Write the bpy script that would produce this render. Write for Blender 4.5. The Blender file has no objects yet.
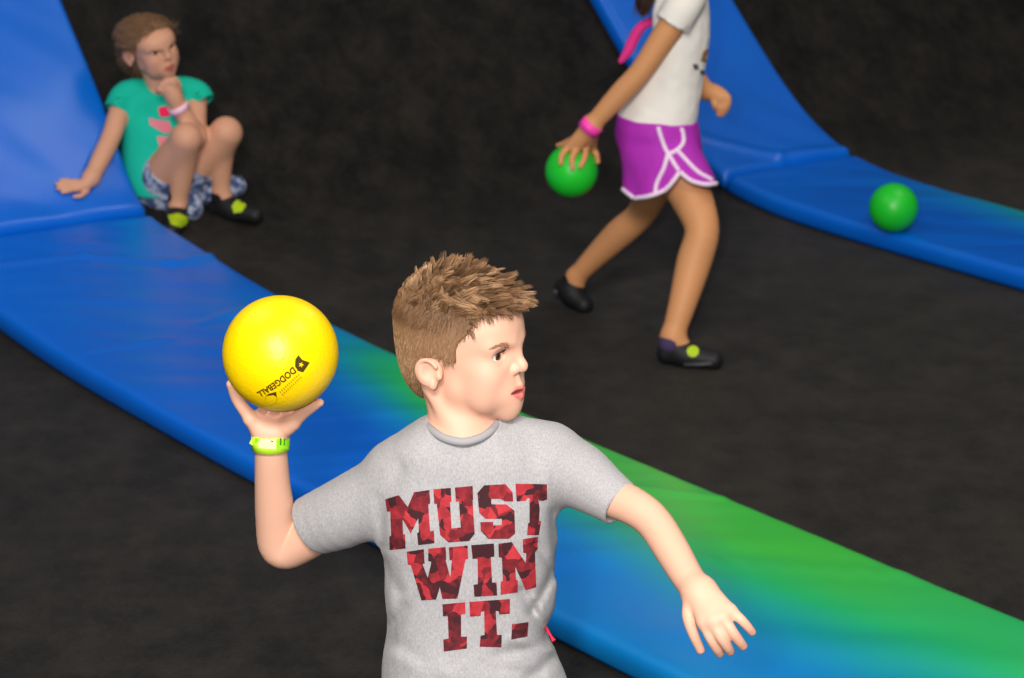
import bpy, bmesh, math, random, time
import numpy as np
from mathutils import Vector, noise as mnoise
from mathutils.bvhtree import BVHTree

T0 = time.time()
rng = np.random.default_rng(7)
random.seed(7)
SC = bpy.context.scene
COL = SC.collection

# ----------------------------------------------------------------------------
# camera: telephoto from a raised spot, about 16 degrees down
# ----------------------------------------------------------------------------
FPX = 2900.0
PITCH = math.atan((339 + 494) / FPX)
CAMH = math.cos(PITCH) / .396
RV = np.array([1, 0, 0.])
UV_ = np.array([0, math.sin(PITCH), math.cos(PITCH)])
FV = np.array([0, math.cos(PITCH), -math.sin(PITCH)])
CAM = np.array([0, 0, CAMH])


def ray(x, y):
    return (x - 512) / FPX * RV + (339 - y) / FPX * UV_ + FV


def project(P):
    v = np.asarray(P) - CAM
    z = v @ FV
    return 512 + FPX * (v @ RV) / z, 339 - FPX * (v @ UV_) / z, z


class Fig:
    """points of a figure given on the upright plane world-Y = y0 (+dy)"""
    def __init__(s, y0):
        s.y0 = y0

    def __call__(s, px, py, dy=0.):
        r = ray(px, py)
        return CAM + r * ((s.y0 + dy) / r[1])

    def r(s, px, py, dy, rpx):
        P = s(px, py, dy)
        return rpx * ((P - CAM) @ FV) / FPX


# ----------------------------------------------------------------------------
# object helpers
# ----------------------------------------------------------------------------
def link(name, me, mat=None, parent=None):
    o = bpy.data.objects.new(name, me)
    COL.objects.link(o)
    if mat is not None:
        me.materials.append(mat)
    if parent is not None:
        o.parent = parent
        o.matrix_parent_inverse = parent.matrix_world.inverted()
    return o


def empty(name, loc):
    o = bpy.data.objects.new(name, None)
    o.empty_display_size = .1
    COL.objects.link(o)
    o.location = loc
    bpy.context.view_layer.update()
    return o


def tag(o, label=None, cat=None, group=None, kind=None):
    if label: o['label'] = label
    if cat: o['category'] = cat
    if group: o['group'] = group
    if kind: o['kind'] = kind
    return o


def mesh_from(name, V, Fc, smooth=True):
    me = bpy.data.meshes.new(name)
    V = np.asarray(V, float)
    if isinstance(Fc, np.ndarray) and Fc.ndim == 2:
        n, k = Fc.shape
        me.vertices.add(len(V))
        me.vertices.foreach_set('co', V.astype(np.float32).ravel())
        me.loops.add(n * k)
        me.loops.foreach_set('vertex_index', Fc.astype(np.int32).ravel())
        me.polygons.add(n)
        me.polygons.foreach_set('loop_start', np.arange(0, n * k, k, dtype=np.int32))
        me.polygons.foreach_set('loop_total', np.full(n, k, dtype=np.int32))
        me.update(calc_edges=True)
        me.validate()
    else:
        me.from_pydata([tuple(v) for v in V], [], [tuple(f) for f in Fc])
    me.polygons.foreach_set('use_smooth', np.full(len(me.polygons), smooth, dtype=bool))
    me.update()
    return me


def set_col(me, C, name='tint'):
    C = np.asarray(C, np.float32)
    if C.shape[1] == 3:
        C = np.hstack([C, np.ones((len(C), 1), np.float32)])
    a = me.color_attributes.new(name, 'FLOAT_COLOR', 'POINT')
    a.data.foreach_set('color', C.ravel())


def bvh_of(me):
    return BVHTree.FromPolygons([v.co.copy() for v in me.vertices], [list(p.vertices) for p in me.polygons])


# ----------------------------------------------------------------------------
# materials
# ----------------------------------------------------------------------------
def lin(r, g, b):
    f = lambda c: (c / 255 / 12.92) if c / 255 <= .04045 else ((c / 255 + .055) / 1.055) ** 2.4
    return (f(r), f(g), f(b), 1)


def base_mat(name, color=(.5, .5, .5, 1), rough=.6, spec=.5, **kw):
    m = bpy.data.materials.new(name)
    m.use_nodes = True
    b = m.node_tree.nodes['Principled BSDF']
    b.inputs['Base Color'].default_value = color
    b.inputs['Roughness'].default_value = rough
    b.inputs['Specular IOR Level'].default_value = spec
    for k, v in kw.items():
        b.inputs[k.replace('_', ' ')].default_value = v
    return m, m.node_tree.nodes, m.node_tree.links, b


def add_bump(m, scale, strength, dist=.002, detail=3, stretch=None, coord='Object'):
    nt = m.node_tree
    b = nt.nodes['Principled BSDF']
    tc = nt.nodes.new('ShaderNodeTexCoord')
    mp = nt.nodes.new('ShaderNodeMapping')
    if stretch: mp.inputs['Scale'].default_value = stretch
    n = nt.nodes.new('ShaderNodeTexNoise')
    n.inputs['Scale'].default_value = scale
    n.inputs['Detail'].default_value = detail
    bp = nt.nodes.new('ShaderNodeBump')
    bp.inputs['Strength'].default_value = strength
    bp.inputs['Distance'].default_value = dist
    nt.links.new(tc.outputs[coord], mp.inputs['Vector'])
    nt.links.new(mp.outputs['Vector'], n.inputs['Vector'])
    nt.links.new(n.outputs['Fac'], bp.inputs['Height'])
    nt.links.new(bp.outputs['Normal'], b.inputs['Normal'])
    return n


def noise_color(m, scale, c1, c2, lo=.35, hi=.65, detail=4, stretch=None):
    nt = m.node_tree
    b = nt.nodes['Principled BSDF']
    tc = nt.nodes.new('ShaderNodeTexCoord')
    mp = nt.nodes.new('ShaderNodeMapping')
    if stretch: mp.inputs['Scale'].default_value = stretch
    n = nt.nodes.new('ShaderNodeTexNoise')
    n.inputs['Scale'].default_value = scale
    n.inputs['Detail'].default_value = detail
    r = nt.nodes.new('ShaderNodeValToRGB')
    r.color_ramp.elements[0].position = lo
    r.color_ramp.elements[1].position = hi
    r.color_ramp.elements[0].color = c1
    r.color_ramp.elements[1].color = c2
    nt.links.new(tc.outputs['Object'], mp.inputs['Vector'])
    nt.links.new(mp.outputs['Vector'], n.inputs['Vector'])
    nt.links.new(n.outputs['Fac'], r.inputs['Fac'])
    nt.links.new(r.outputs['Color'], b.inputs['Base Color'])
    return r


def attr_color(m, name='tint'):
    nt = m.node_tree
    a = nt.nodes.new('ShaderNodeAttribute')
    a.attribute_name = name
    nt.links.new(a.outputs['Color'], nt.nodes['Principled BSDF'].inputs['Base Color'])


def simple(name, color, rough=.6, spec=.5, bump=None, **kw):
    m, *_ = base_mat(name, color, rough, spec, **kw)
    if bump: add_bump(m, *bump)
    return m


M = {}
M['skin'] = simple('skin', (1, 1, 1, 1), .55, .35, (260, .12, .001))
attr_color(M['skin'])


def hair_mat(name, c_dark, c_mid, c_light, spec=.4):
    m, n, l, b = base_mat(name, c_mid, .5, spec)
    g = n.new('ShaderNodeNewGeometry')
    r = n.new('ShaderNodeValToRGB')
    r.color_ramp.elements[0].color = c_dark
    r.color_ramp.elements[0].position = .0
    r.color_ramp.elements[1].color = c_light
    r.color_ramp.elements[1].position = 1.
    e = r.color_ramp.elements.new(.55)
    e.color = c_mid
    a = n.new('ShaderNodeAttribute'); a.attribute_name = 'along'          # hair is darker at the root, lighter at the tip
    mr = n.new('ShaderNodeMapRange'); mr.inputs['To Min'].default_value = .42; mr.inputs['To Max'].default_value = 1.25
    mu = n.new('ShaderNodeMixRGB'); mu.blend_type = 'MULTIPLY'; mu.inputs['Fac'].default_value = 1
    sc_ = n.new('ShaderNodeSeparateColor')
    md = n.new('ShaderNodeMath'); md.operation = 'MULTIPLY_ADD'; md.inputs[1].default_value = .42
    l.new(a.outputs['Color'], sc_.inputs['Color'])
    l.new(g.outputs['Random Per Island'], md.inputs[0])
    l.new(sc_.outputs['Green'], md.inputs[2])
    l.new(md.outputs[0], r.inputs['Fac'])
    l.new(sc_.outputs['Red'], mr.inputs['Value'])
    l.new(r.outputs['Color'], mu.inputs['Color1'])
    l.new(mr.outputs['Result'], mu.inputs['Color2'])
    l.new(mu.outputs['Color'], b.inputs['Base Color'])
    return m


M['boyhair'] = hair_mat('light_brown_hair', lin(88, 60, 42), lin(158, 120, 86), lin(216, 178, 138))
M['boycap'] = simple('brown_hair_base', lin(140, 106, 78), .7, .2, (900, .8, .002, 3, (1, 1, .25)))
M['girlhair'] = hair_mat('brown_hair', lin(98, 72, 52), lin(146, 110, 78), lin(190, 152, 112))
M['darkhair'] = hair_mat('dark_brown_hair', lin(52, 32, 26), lin(80, 50, 40), lin(104, 68, 54))

# heather grey jersey
m, n, l, b = base_mat('heather_grey_jersey', lin(190, 188, 190), .9, .15)
b.inputs['Sheen Weight'].default_value = .1
noise_color(m, 420, lin(152, 150, 153), lin(176, 174, 177), .3, .7, 5, (1, 1, .5))
add_bump(m, 900, .25, .001, 2)
M['grey'] = m
M['collar'] = simple('grey_rib_knit', lin(158, 156, 160), .9, .15, (700, .4, .001))

# red patchwork print
m, n, l, b = base_mat('red_black_print', (.4, .02, .03, 1), .8, .2)
tc = n.new('ShaderNodeTexCoord')
ns = n.new('ShaderNodeTexNoise'); ns.inputs['Scale'].default_value = 38
mx = n.new('ShaderNodeMixRGB'); mx.inputs['Fac'].default_value = .022
vo = n.new('ShaderNodeTexVoronoi'); vo.inputs['Scale'].default_value = 52
sp = n.new('ShaderNodeSeparateColor')
rp = n.new('ShaderNodeValToRGB')
els = rp.color_ramp.elements
els[0].position = 0; els[0].color = lin(46, 32, 36)
els[1].position = 1; els[1].color = lin(204, 66, 72)
for p_, c_ in ((.34, lin(66, 30, 36)), (.50, lin(120, 34, 42)), (.72, lin(172, 48, 56))):
    e = els.new(p_); e.color = c_
ns2 = n.new('ShaderNodeTexNoise'); ns2.inputs['Scale'].default_value = 90
mx2 = n.new('ShaderNodeMixRGB'); mx2.inputs['Fac'].default_value = .42
l.new(tc.outputs['Object'], ns.inputs['Vector'])
l.new(tc.outputs['Object'], mx.inputs['Color1'])
l.new(ns.outputs['Color'], mx.inputs['Color2'])
l.new(mx.outputs['Color'], vo.inputs['Vector'])
l.new(vo.outputs['Color'], sp.inputs['Color'])
l.new(tc.outputs['Object'], ns2.inputs['Vector'])
l.new(sp.outputs['Red'], mx2.inputs['Color1'])
l.new(ns2.outputs['Fac'], mx2.inputs['Color2'])
l.new(mx2.outputs['Color'], rp.inputs['Fac'])
l.new(rp.outputs['Color'], b.inputs['Base Color'])
M['print'] = m

M['yellow'] = simple('yellow_coated_foam', lin(255, 214, 0), .38, .4, (170, .35, .002, 2))
M['ink'] = simple('black_ink', lin(70, 56, 10), .7, .2)
M['inkfaint'] = simple('faint_ink', lin(170, 134, 8), .7, .2)
M['green'] = simple('green_coated_foam', lin(30, 200, 48), .38, .45, (170, .3, .002, 2))
M['lime'] = simple('lime_paper_band', lin(206, 255, 60), .5, .4)
M['limepale'] = simple('pale_lime_patch', lin(236, 255, 176), .5, .4)
M['limedark'] = simple('lime_printed_patch', lin(150, 232, 30), .5, .4)
M['limeink'] = simple('dark_green_ink', lin(70, 130, 30), .6, .3)
M['pinkband'] = simple('pink_paper_band', lin(255, 70, 180), .5, .4)
M['palepink'] = simple('pale_pink_band', lin(250, 205, 226), .5, .4)
M['eyewhite'] = simple('eye', (1, 1, 1, 1), .15, .6)
attr_color(M['eyewhite'])
M['lash'] = simple('dark_lash', lin(58, 40, 30), .6, .2)
M['brow'] = simple('brown_brow', lin(166, 120, 90), .6, .2)
M['tooth'] = simple('tooth_enamel', lin(240, 232, 220), .3, .5)
M['redcord'] = simple('red_cord', lin(214, 40, 70), .7, .3)
M['darkshorts'] = simple('dark_grey_cloth', lin(60, 60, 66), .9, .2, (500, .3, .001))
M['black'] = simple('black_rubber', lin(20, 20, 23), .6, .4)
M['blackcloth'] = simple('black_knit', lin(22, 22, 25), .85, .25, (500, .4, .001))
M['purplesock'] = simple('dusky_purple_knit', lin(70, 58, 92), .9, .2, (500, .4, .001))
M['sole'] = simple('grey_rubber', lin(66, 66, 70), .6, .4)
M['limepatch'] = simple('yellow_green_patch', lin(176, 205, 20), .6, .3)
M['white'] = simple('white_jersey', lin(236, 230, 224), .9, .15, (500, .3, .001))
m = M['white']
M['purple'] = simple('purple_shorts_cloth', lin(176, 44, 180), .7, .3, (300, .3, .001))
M['trim'] = simple('white_piping', lin(240, 214, 240), .8, .2)
M['teal'] = simple('teal_jersey', lin(24, 186, 158), .9, .15, (400, .3, .001))
M['pinkprint'] = simple('pink_print', lin(226, 130, 146), .8, .2)
M['hotprint'] = simple('hot_pink_print', lin(240, 40, 90), .8, .2)
M['hotpink'] = simple('hot_pink_cloth', lin(214, 50, 130), .8, .2)
M['olive'] = simple('olive_print', lin(150, 120, 70), .8, .2)
M['greyprint'] = simple('dark_grey_print', lin(80, 84, 86), .8, .2)
m, n, l, b = base_mat('blue_patterned_cloth', lin(100, 120, 160), .9, .2)
noise_color(m, 42, lin(62, 78, 122), lin(176, 186, 208), .42, .6, 3)
M['plaid'] = m

# vinyl of the pads: dyed from blue to green (colour in attribute)
m, n, l, b = base_mat('dyed_vinyl', (0, .2, .7, 1), .33, .5)
b.inputs['Coat Weight'].default_value = .03
b.inputs['Coat Roughness'].default_value = .25
at = n.new('ShaderNodeAttribute'); at.attribute_name = 'dye'
rp = n.new('ShaderNodeValToRGB')
els = rp.color_ramp.elements
els[0].position = 0; els[0].color = lin(0, 102, 216)
els[1].position = 1; els[1].color = lin(66, 194, 70)
for p_, c_ in ((.3, lin(10, 136, 214)), (.55, lin(16, 160, 168)), (.78, lin(34, 184, 112))):
    e = els.new(p_); e.color = c_
tc = n.new('ShaderNodeTexCoord')
ns = n.new('ShaderNodeTexNoise'); ns.inputs['Scale'].default_value = 3; ns.inputs['Detail'].default_value = 3
mt = n.new('ShaderNodeMath'); mt.operation = 'MULTIPLY_ADD'
mt.inputs[1].default_value = .16
mt2 = n.new('ShaderNodeMath'); mt2.operation = 'SUBTRACT'; mt2.inputs[1].default_value = .5
l.new(tc.outputs['Object'], ns.inputs['Vector'])
l.new(ns.outputs['Fac'], mt2.inputs[0])
l.new(mt2.outputs[0], mt.inputs[0])
l.new(at.outputs['Fac'], mt.inputs[2])
l.new(mt.outputs[0], rp.inputs['Fac'])
l.new(rp.outputs['Color'], b.inputs['Base Color'])
wv = n.new('ShaderNodeTexNoise'); wv.inputs['Scale'].default_value = 240
bp = n.new('ShaderNodeBump'); bp.inputs['Strength'].default_value = .08; bp.inputs['Distance'].default_value = .002
l.new(tc.outputs['Object'], wv.inputs['Vector'])
l.new(wv.outputs['Fac'], bp.inputs['Height'])
l.new(bp.outputs['Normal'], b.inputs['Normal'])
M['vinyl'] = m

# black woven trampoline mat
m, n, l, b = base_mat('black_woven_mat', (.015, .014, .013, 1), .75, .2, Sheen_Weight=.07, Sheen_Roughness=.45, Sheen_Tint=(.95, .88, .8, 1))
tc = n.new('ShaderNodeTexCoord')
n1 = n.new('ShaderNodeTexNoise'); n1.inputs['Scale'].default_value = 7; n1.inputs['Detail'].default_value = 6
n1.inputs['Roughness'].default_value = .7
n2 = n.new('ShaderNodeTexNoise'); n2.inputs['Scale'].default_value = 150; n2.inputs['Detail'].default_value = 2
mx = n.new('ShaderNodeMath'); mx.operation = 'MULTIPLY_ADD'; mx.inputs[1].default_value = .35
rp = n.new('ShaderNodeValToRGB')
rp.color_ramp.elements[0].position = .53; rp.color_ramp.elements[0].color = lin(4, 4, 4)
rp.color_ramp.elements[1].position = .94; rp.color_ramp.elements[1].color = lin(42, 38, 34)
mp = n.new('ShaderNodeMapping'); mp.inputs['Scale'].default_value = (1, .7, 1)
l.new(tc.outputs['Object'], mp.inputs['Vector'])
l.new(mp.outputs['Vector'], n1.inputs['Vector'])
l.new(tc.outputs['Object'], n2.inputs['Vector'])
l.new(n2.outputs['Fac'], mx.inputs[0])
l.new(n1.outputs['Fac'], mx.inputs[2])
l.new(mx.outputs[0], rp.inputs['Fac'])
l.new(rp.outputs['Color'], b.inputs['Base Color'])
bp = n.new('ShaderNodeBump'); bp.inputs['Strength'].default_value = .4; bp.inputs['Distance'].default_value = .004
l.new(n2.outputs['Fac'], bp.inputs['Height'])
l.new(bp.outputs['Normal'], b.inputs['Normal'])
M['mat'] = m
M['floor'] = simple('dark_concrete', lin(30, 30, 30), .9, .2, (8, .2, .01))
M['wall'] = simple('dark_painted_wall', lin(46, 46, 50), .9, .2, (40, .1, .01))


# ----------------------------------------------------------------------------
# SDF toolkit: smooth unions of round cones / ellipsoids / lofts, meshed by
# sparse surface nets, so every body is one continuous surface
# ----------------------------------------------------------------------------
def V3(*a): return np.array(a, float)


def nrm(v): return np.asarray(v, float) / (np.linalg.norm(v) + 1e-12)


class Pm:
    def __init__(s, f, lo, hi, op='u', k=.01):
        s.f, s.lo, s.hi, s.op, s.k = f, np.asarray(lo, float), np.asarray(hi, float), op, k


def cone(a, b, r1, r2, k=.01, op='u'):
    a = np.asarray(a, float); b = np.asarray(b, float)
    ba = b - a
    L2 = ba @ ba + 1e-12
    rr = r1 - r2
    a2 = L2 - rr * rr
    if a2 <= 1e-9:
        c, r = (a, r1) if r1 > r2 else (b, r2)
        return ball(c, r, k, op)
    il2 = 1 / L2

    def f(P):
        pa = P - a
        y = pa @ ba
        z = y - L2
        q = pa * L2 - np.outer(y, ba)
        x2 = np.einsum('ij,ij->i', q, q)
        y2 = y * y * L2
        z2 = z * z * L2
        kk = np.sign(rr) * rr * rr * x2
        o = (np.sqrt(x2 * a2 * il2) + y * rr) * il2 - r1
        m1 = np.sign(z) * a2 * z2 > kk
        m2 = np.sign(y) * a2 * y2 < kk
        o = np.where(m2, np.sqrt(x2 + y2) * il2 - r1, o)
        o = np.where(m1, np.sqrt(x2 + z2) * il2 - r2, o)
        return o
    R_ = max(r1, r2)
    return Pm(f, np.minimum(a, b) - R_, np.maximum(a, b) + R_, op, k)


def ball(c, r, k=.01, op='u'):
    c = np.asarray(c, float)
    return Pm(lambda P: np.linalg.norm(P - c, axis=1) - r, c - r, c + r, op, k)


def ell(c, rad, k=.01, op='u', rot=None):
    c = np.asarray(c, float); rad = np.asarray(rad, float)

    def f(P):
        q = P - c
        if rot is not None: q = q @ rot
        k0 = np.linalg.norm(q / rad, axis=1)
        k1 = np.linalg.norm(q / rad ** 2, axis=1) + 1e-9
        return k0 * (k0 - 1) / k1
    R_ = rad.max()
    return Pm(f, c - R_, c + R_, op, k)


def chain(pts, k=.012, sub=4):
    """one swept limb through (point, radius) joints, smooth along its length"""
    C = np.array([p[0] for p in pts], float); R_ = np.array([p[1] for p in pts], float)
    if len(pts) > 2 and sub > 1:
        ts = np.arange(len(pts), dtype=float)
        cols = [catmull(ts, C[:, a], sub)[1] for a in range(3)]
        C = np.stack(cols, 1); R_ = catmull(ts, R_, sub)[1]

    def f(P):
        d = np.full(len(P), 1e3)
        for i in range(len(C) - 1):
            e = C[i + 1] - C[i]
            w = P - C[i]
            t = np.clip(w @ e / (e @ e + 1e-12), 0, 1)
            q = w - t[:, None] * e
            d = np.minimum(d, np.sqrt(np.einsum('ij,ij->i', q, q)) - (R_[i] + (R_[i + 1] - R_[i]) * t))
        return d
    m_ = R_.max()
    return [Pm(f, C.min(0) - m_, C.max(0) + m_, 'u', k)]


def catmull(xs, ys, n=16):
    xs = np.asarray(xs, float); ys = np.asarray(ys, float)
    X, Y = [], []
    for i in range(len(xs) - 1):
        x0, x1 = xs[i], xs[i + 1]
        m0 = (ys[i + 1] - ys[i - 1]) / (xs[i + 1] - xs[i - 1]) if i > 0 else (ys[i + 1] - ys[i]) / (x1 - x0)
        m1 = (ys[i + 2] - ys[i]) / (xs[i + 2] - xs[i]) if i + 2 < len(xs) else (ys[i + 1] - ys[i]) / (x1 - x0)
        t = np.linspace(0, 1, n, endpoint=False)
        h = x1 - x0
        X.append(x0 + t * h)
        Y.append((2 * t**3 - 3 * t**2 + 1) * ys[i] + (t**3 - 2 * t**2 + t) * h * m0 + (-2 * t**3 + 3 * t**2) * ys[i + 1] + (t**3 - t**2) * h * m1)
    X.append([xs[-1]]); Y.append([ys[-1]])
    return np.concatenate(X), np.concatenate(Y)


def loft(secs, lat, up, k=.015, e=2.0, op='u', rnd=.008):
    """secs: (centre, r_lateral, r_front); sections perpendicular to 'up'"""
    up = nrm(up); lat = np.asarray(lat, float); lat = nrm(lat - up * (lat @ up))
    fr = np.cross(up, lat)
    C = np.array([s[0] for s in secs], float)
    hs = C @ up
    o = np.argsort(hs)
    hs = hs[o]; C = C[o]
    rx = np.array([s[1] for s in secs])[o]; ry = np.array([s[2] for s in secs])[o]
    T = {}
    for nme, arr in (('x', C @ lat), ('y', C @ fr), ('rx', rx), ('ry', ry)):
        T[nme] = catmull(hs, arr)

    def f(P):
        h = P @ up
        hc = np.clip(h, hs[0], hs[-1])
        x = P @ lat - np.interp(hc, *T['x'])
        y = P @ fr - np.interp(hc, *T['y'])
        a = np.interp(hc, *T['rx']); b_ = np.interp(hc, *T['ry'])
        if e != 2.0:
            k0 = (np.abs(x / a) ** e + np.abs(y / b_) ** e) ** (1 / e)
            d = (k0 - 1) * np.minimum(a, b_)
        else:
            k0 = np.sqrt((x / a) ** 2 + (y / b_) ** 2)
            k1 = np.sqrt((x / a**2) ** 2 + (y / b_**2) ** 2) + 1e-9
            d = k0 * (k0 - 1) / k1
        d2 = np.maximum(hs[0] - h, h - hs[-1])
        w = np.stack([d + rnd, d2 + rnd], 1)
        return np.minimum(w.max(1), 0) + np.linalg.norm(np.maximum(w, 0), axis=1) - rnd
    R_ = max(rx.max(), ry.max())
    return Pm(f, C.min(0) - R_, C.max(0) + R_, op, k)


def half(n, c, k=.004, op='i'):
    """keep the side n.P < c"""
    n = nrm(n)
    return Pm(lambda P: P @ n - c, [1e9] * 3, [-1e9] * 3, op, k)


def smin(a, b, k):
    if k <= 0: return np.minimum(a, b)
    h = np.maximum(k - np.abs(a - b), 0) / k
    return np.minimum(a, b) - h * h * k * .25


def smax(a, b, k): return -smin(-a, -b, k)


def to_local(P, fr):
    Q = (P - fr[0]) @ fr[1].T / fr[2]
    if len(fr) > 3:                                                    # proportions: above / below the eyes
        ku, kd = fr[3]
        Q[:, 2] = np.where(Q[:, 2] > 0, Q[:, 2] / ku, Q[:, 2] / kd)
    return Q


def to_world(q, fr):
    q = np.array(q, float)
    if len(fr) > 3:
        ku, kd = fr[3]
        q[..., 2] = np.where(q[..., 2] > 0, q[..., 2] * ku, q[..., 2] * kd)
    return fr[0] + fr[2] * (q @ fr[1])


class Group:
    def __init__(s, prims, frame=None, k=.015, disp=None):
        """frame = (origin, 3x3 rows = axes, scale): prims are in local coords"""
        s.p = prims; s.frame = frame; s.k = k; s.disp = disp
        lo = np.min([p.lo for p in prims if p.op == 'u'], axis=0)
        hi = np.max([p.hi for p in prims if p.op == 'u'], axis=0)
        if frame is not None:
            o, A, sc = frame[:3]
            if len(frame) > 3: lo, hi = lo * V3(1, 1, 1.25), hi * V3(1, 1, 1.1)
            cs = np.array([[x, y, z] for x in (lo[0], hi[0]) for y in (lo[1], hi[1]) for z in (lo[2], hi[2])])
            w = o + sc * (cs @ A)
            lo, hi = w.min(0), w.max(0)
        s.lo, s.hi = lo - .03, hi + .03

    def ev(s, P):
        Q = P; sc = 1
        if s.frame is not None:
            Q = to_local(P, s.frame)
            sc = s.frame[2]
        d = None
        for p in s.p:
            v = p.f(Q)
            if d is None: d = v
            elif p.op == 'u': d = smin(d, v, p.k)
            elif p.op == 's': d = smax(d, -v, p.k)
            elif p.op == 'i': d = smax(d, v, p.k)
        if s.disp is not None: d = d - s.disp(Q)
        return d * sc


def ev_groups(groups, P, post=None):
    d = np.full(len(P), .5)
    first = True
    for g in groups:
        m = np.all((P > g.lo) & (P < g.hi), axis=1)
        if not m.any(): continue
        v = g.ev(P[m])
        d[m] = smin(d[m], v, g.k)
    if post is not None: d = post(d, P)
    return d


def sdf_mesh(name, groups, cell, post=None, B=8):
    lo = np.min([g.lo for g in groups], axis=0)
    hi = np.max([g.hi for g in groups], axis=0)
    nb = np.ceil((hi - lo) / (cell * B)).astype(int) + 1
    ii = np.stack(np.meshgrid(*[np.arange(n) for n in nb], indexing='ij'), -1).reshape(-1, 3)
    cen = lo + (ii + .5) * cell * B
    keep = []
    for i in range(0, len(cen), 100000):
        d = ev_groups(groups, cen[i:i + 100000], post)
        keep.append(np.abs(d) < cell * B * .87 * 1.25 + 2 * cell)
    ii = ii[np.concatenate(keep)]
    N = (nb * B + 2)
    key = lambda I: (I[..., 0] * N[1] + I[..., 1]) * N[2] + I[..., 2]
    g9 = np.stack(np.meshgrid(*[np.arange(B + 1)] * 3, indexing='ij'), -1)  # 9,9,9,3
    cells_id, cells_v, quads_e = [], [], []
    CH = 600
    for s in range(0, len(ii), CH):
        blk = ii[s:s + CH]
        I = blk[:, None, None, None, :] * B + g9[None]
        P = lo + I.reshape(-1, 3) * cell
        D = ev_groups(groups, P, post).reshape(len(blk), B + 1, B + 1, B + 1)
        S = D < 0
        n = B
        cnt = sum(S[:, dx:dx + n, dy:dy + n, dz:dz + n].astype(np.int8) for dx in (0, 1) for dy in (0, 1) for dz in (0, 1))
        act = (cnt > 0) & (cnt < 8)
        bi, x, y, z = np.nonzero(act)
        if len(bi):
            acc = np.zeros((len(bi), 3)); num = np.zeros(len(bi))
            for ax in range(3):
                for u in (0, 1):
                    for w in (0, 1):
                        o1 = [0, 0, 0]; oth = [a for a in range(3) if a != ax]
                        o1[oth[0]] = u; o1[oth[1]] = w
                        o2 = list(o1); o2[ax] = 1
                        d1 = D[bi, x + o1[0], y + o1[1], z + o1[2]]
                        d2 = D[bi, x + o2[0], y + o2[1], z + o2[2]]
                        cr = (d1 < 0) != (d2 < 0)
                        t = np.where(cr, d1 / np.where(cr, d1 - d2, 1), 0)
                        p = np.tile(np.array(o1, float), (len(bi), 1)); p[:, ax] += t
                        acc += p * cr[:, None]; num += cr
            loc = acc / num[:, None]
            gi = blk[bi] * B + np.stack([x, y, z], 1)
            cells_id.append(key(gi)); cells_v.append(lo + (gi + loc) * cell)
        for ax in range(3):
            sl1 = [slice(0, n)] * 3; sl2 = [slice(0, n)] * 3; sl2[ax] = slice(1, n + 1)
            s1 = S[(slice(None), *sl1)]; s2 = S[(slice(None), *sl2)]
            bi, x, y, z = np.nonzero(s1 != s2)
            if len(bi):
                gi = blk[bi] * B + np.stack([x, y, z], 1)
                flip = s1[bi, x, y, z]
                b1, b2 = (ax + 1) % 3, (ax + 2) % 3
                e1 = np.zeros(3, int); e1[b1] = 1
                e2 = np.zeros(3, int); e2[b2] = 1
                q = np.stack([key(gi - e1 - e2), key(gi - e2), key(gi), key(gi - e1)], 1)
                q[~flip] = q[~flip][:, ::-1]
                quads_e.append(q)
    ids = np.concatenate(cells_id); V = np.concatenate(cells_v)
    o = np.argsort(ids); ids = ids[o]; V = V[o]
    Q = np.concatenate(quads_e)
    J = np.clip(np.searchsorted(ids, Q), 0, len(ids) - 1)
    ok = (ids[J] == Q).all(1)
    J = J[ok]
    h = cell * .4
    for it in range(2):
        d0 = ev_groups(groups, V, post)
        G = np.stack([(ev_groups(groups, V + np.eye(3)[a] * h, post) - ev_groups(groups, V - np.eye(3)[a] * h, post)) / (2 * h) for a in range(3)], 1)
        st = d0 / np.maximum((G * G).sum(1), .3)
        V = V - np.clip(st, -cell * .5, cell * .5)[:, None] * G
    me = mesh_from(name, V, J)
    print(f'[{time.time()-T0:.1f}s] {name}: {len(V)} verts')
    return me, V


def verts(me):
    a = np.empty(len(me.vertices) * 3, np.float32)
    me.vertices.foreach_get('co', a)
    return a.reshape(-1, 3).astype(float)


def frame_axes(fwd, up, roll=0.):
    """rows: right(x), forward(y), up(z)"""
    f = nrm(fwd); u = nrm(np.asarray(up, float) - f * (np.asarray(up, float) @ f))
    r = np.cross(f, u)
    if roll:
        c, s = math.cos(roll), math.sin(roll)
        u, r = c * u + s * r, c * r - s * u
    return np.stack([r, f, u])


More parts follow.
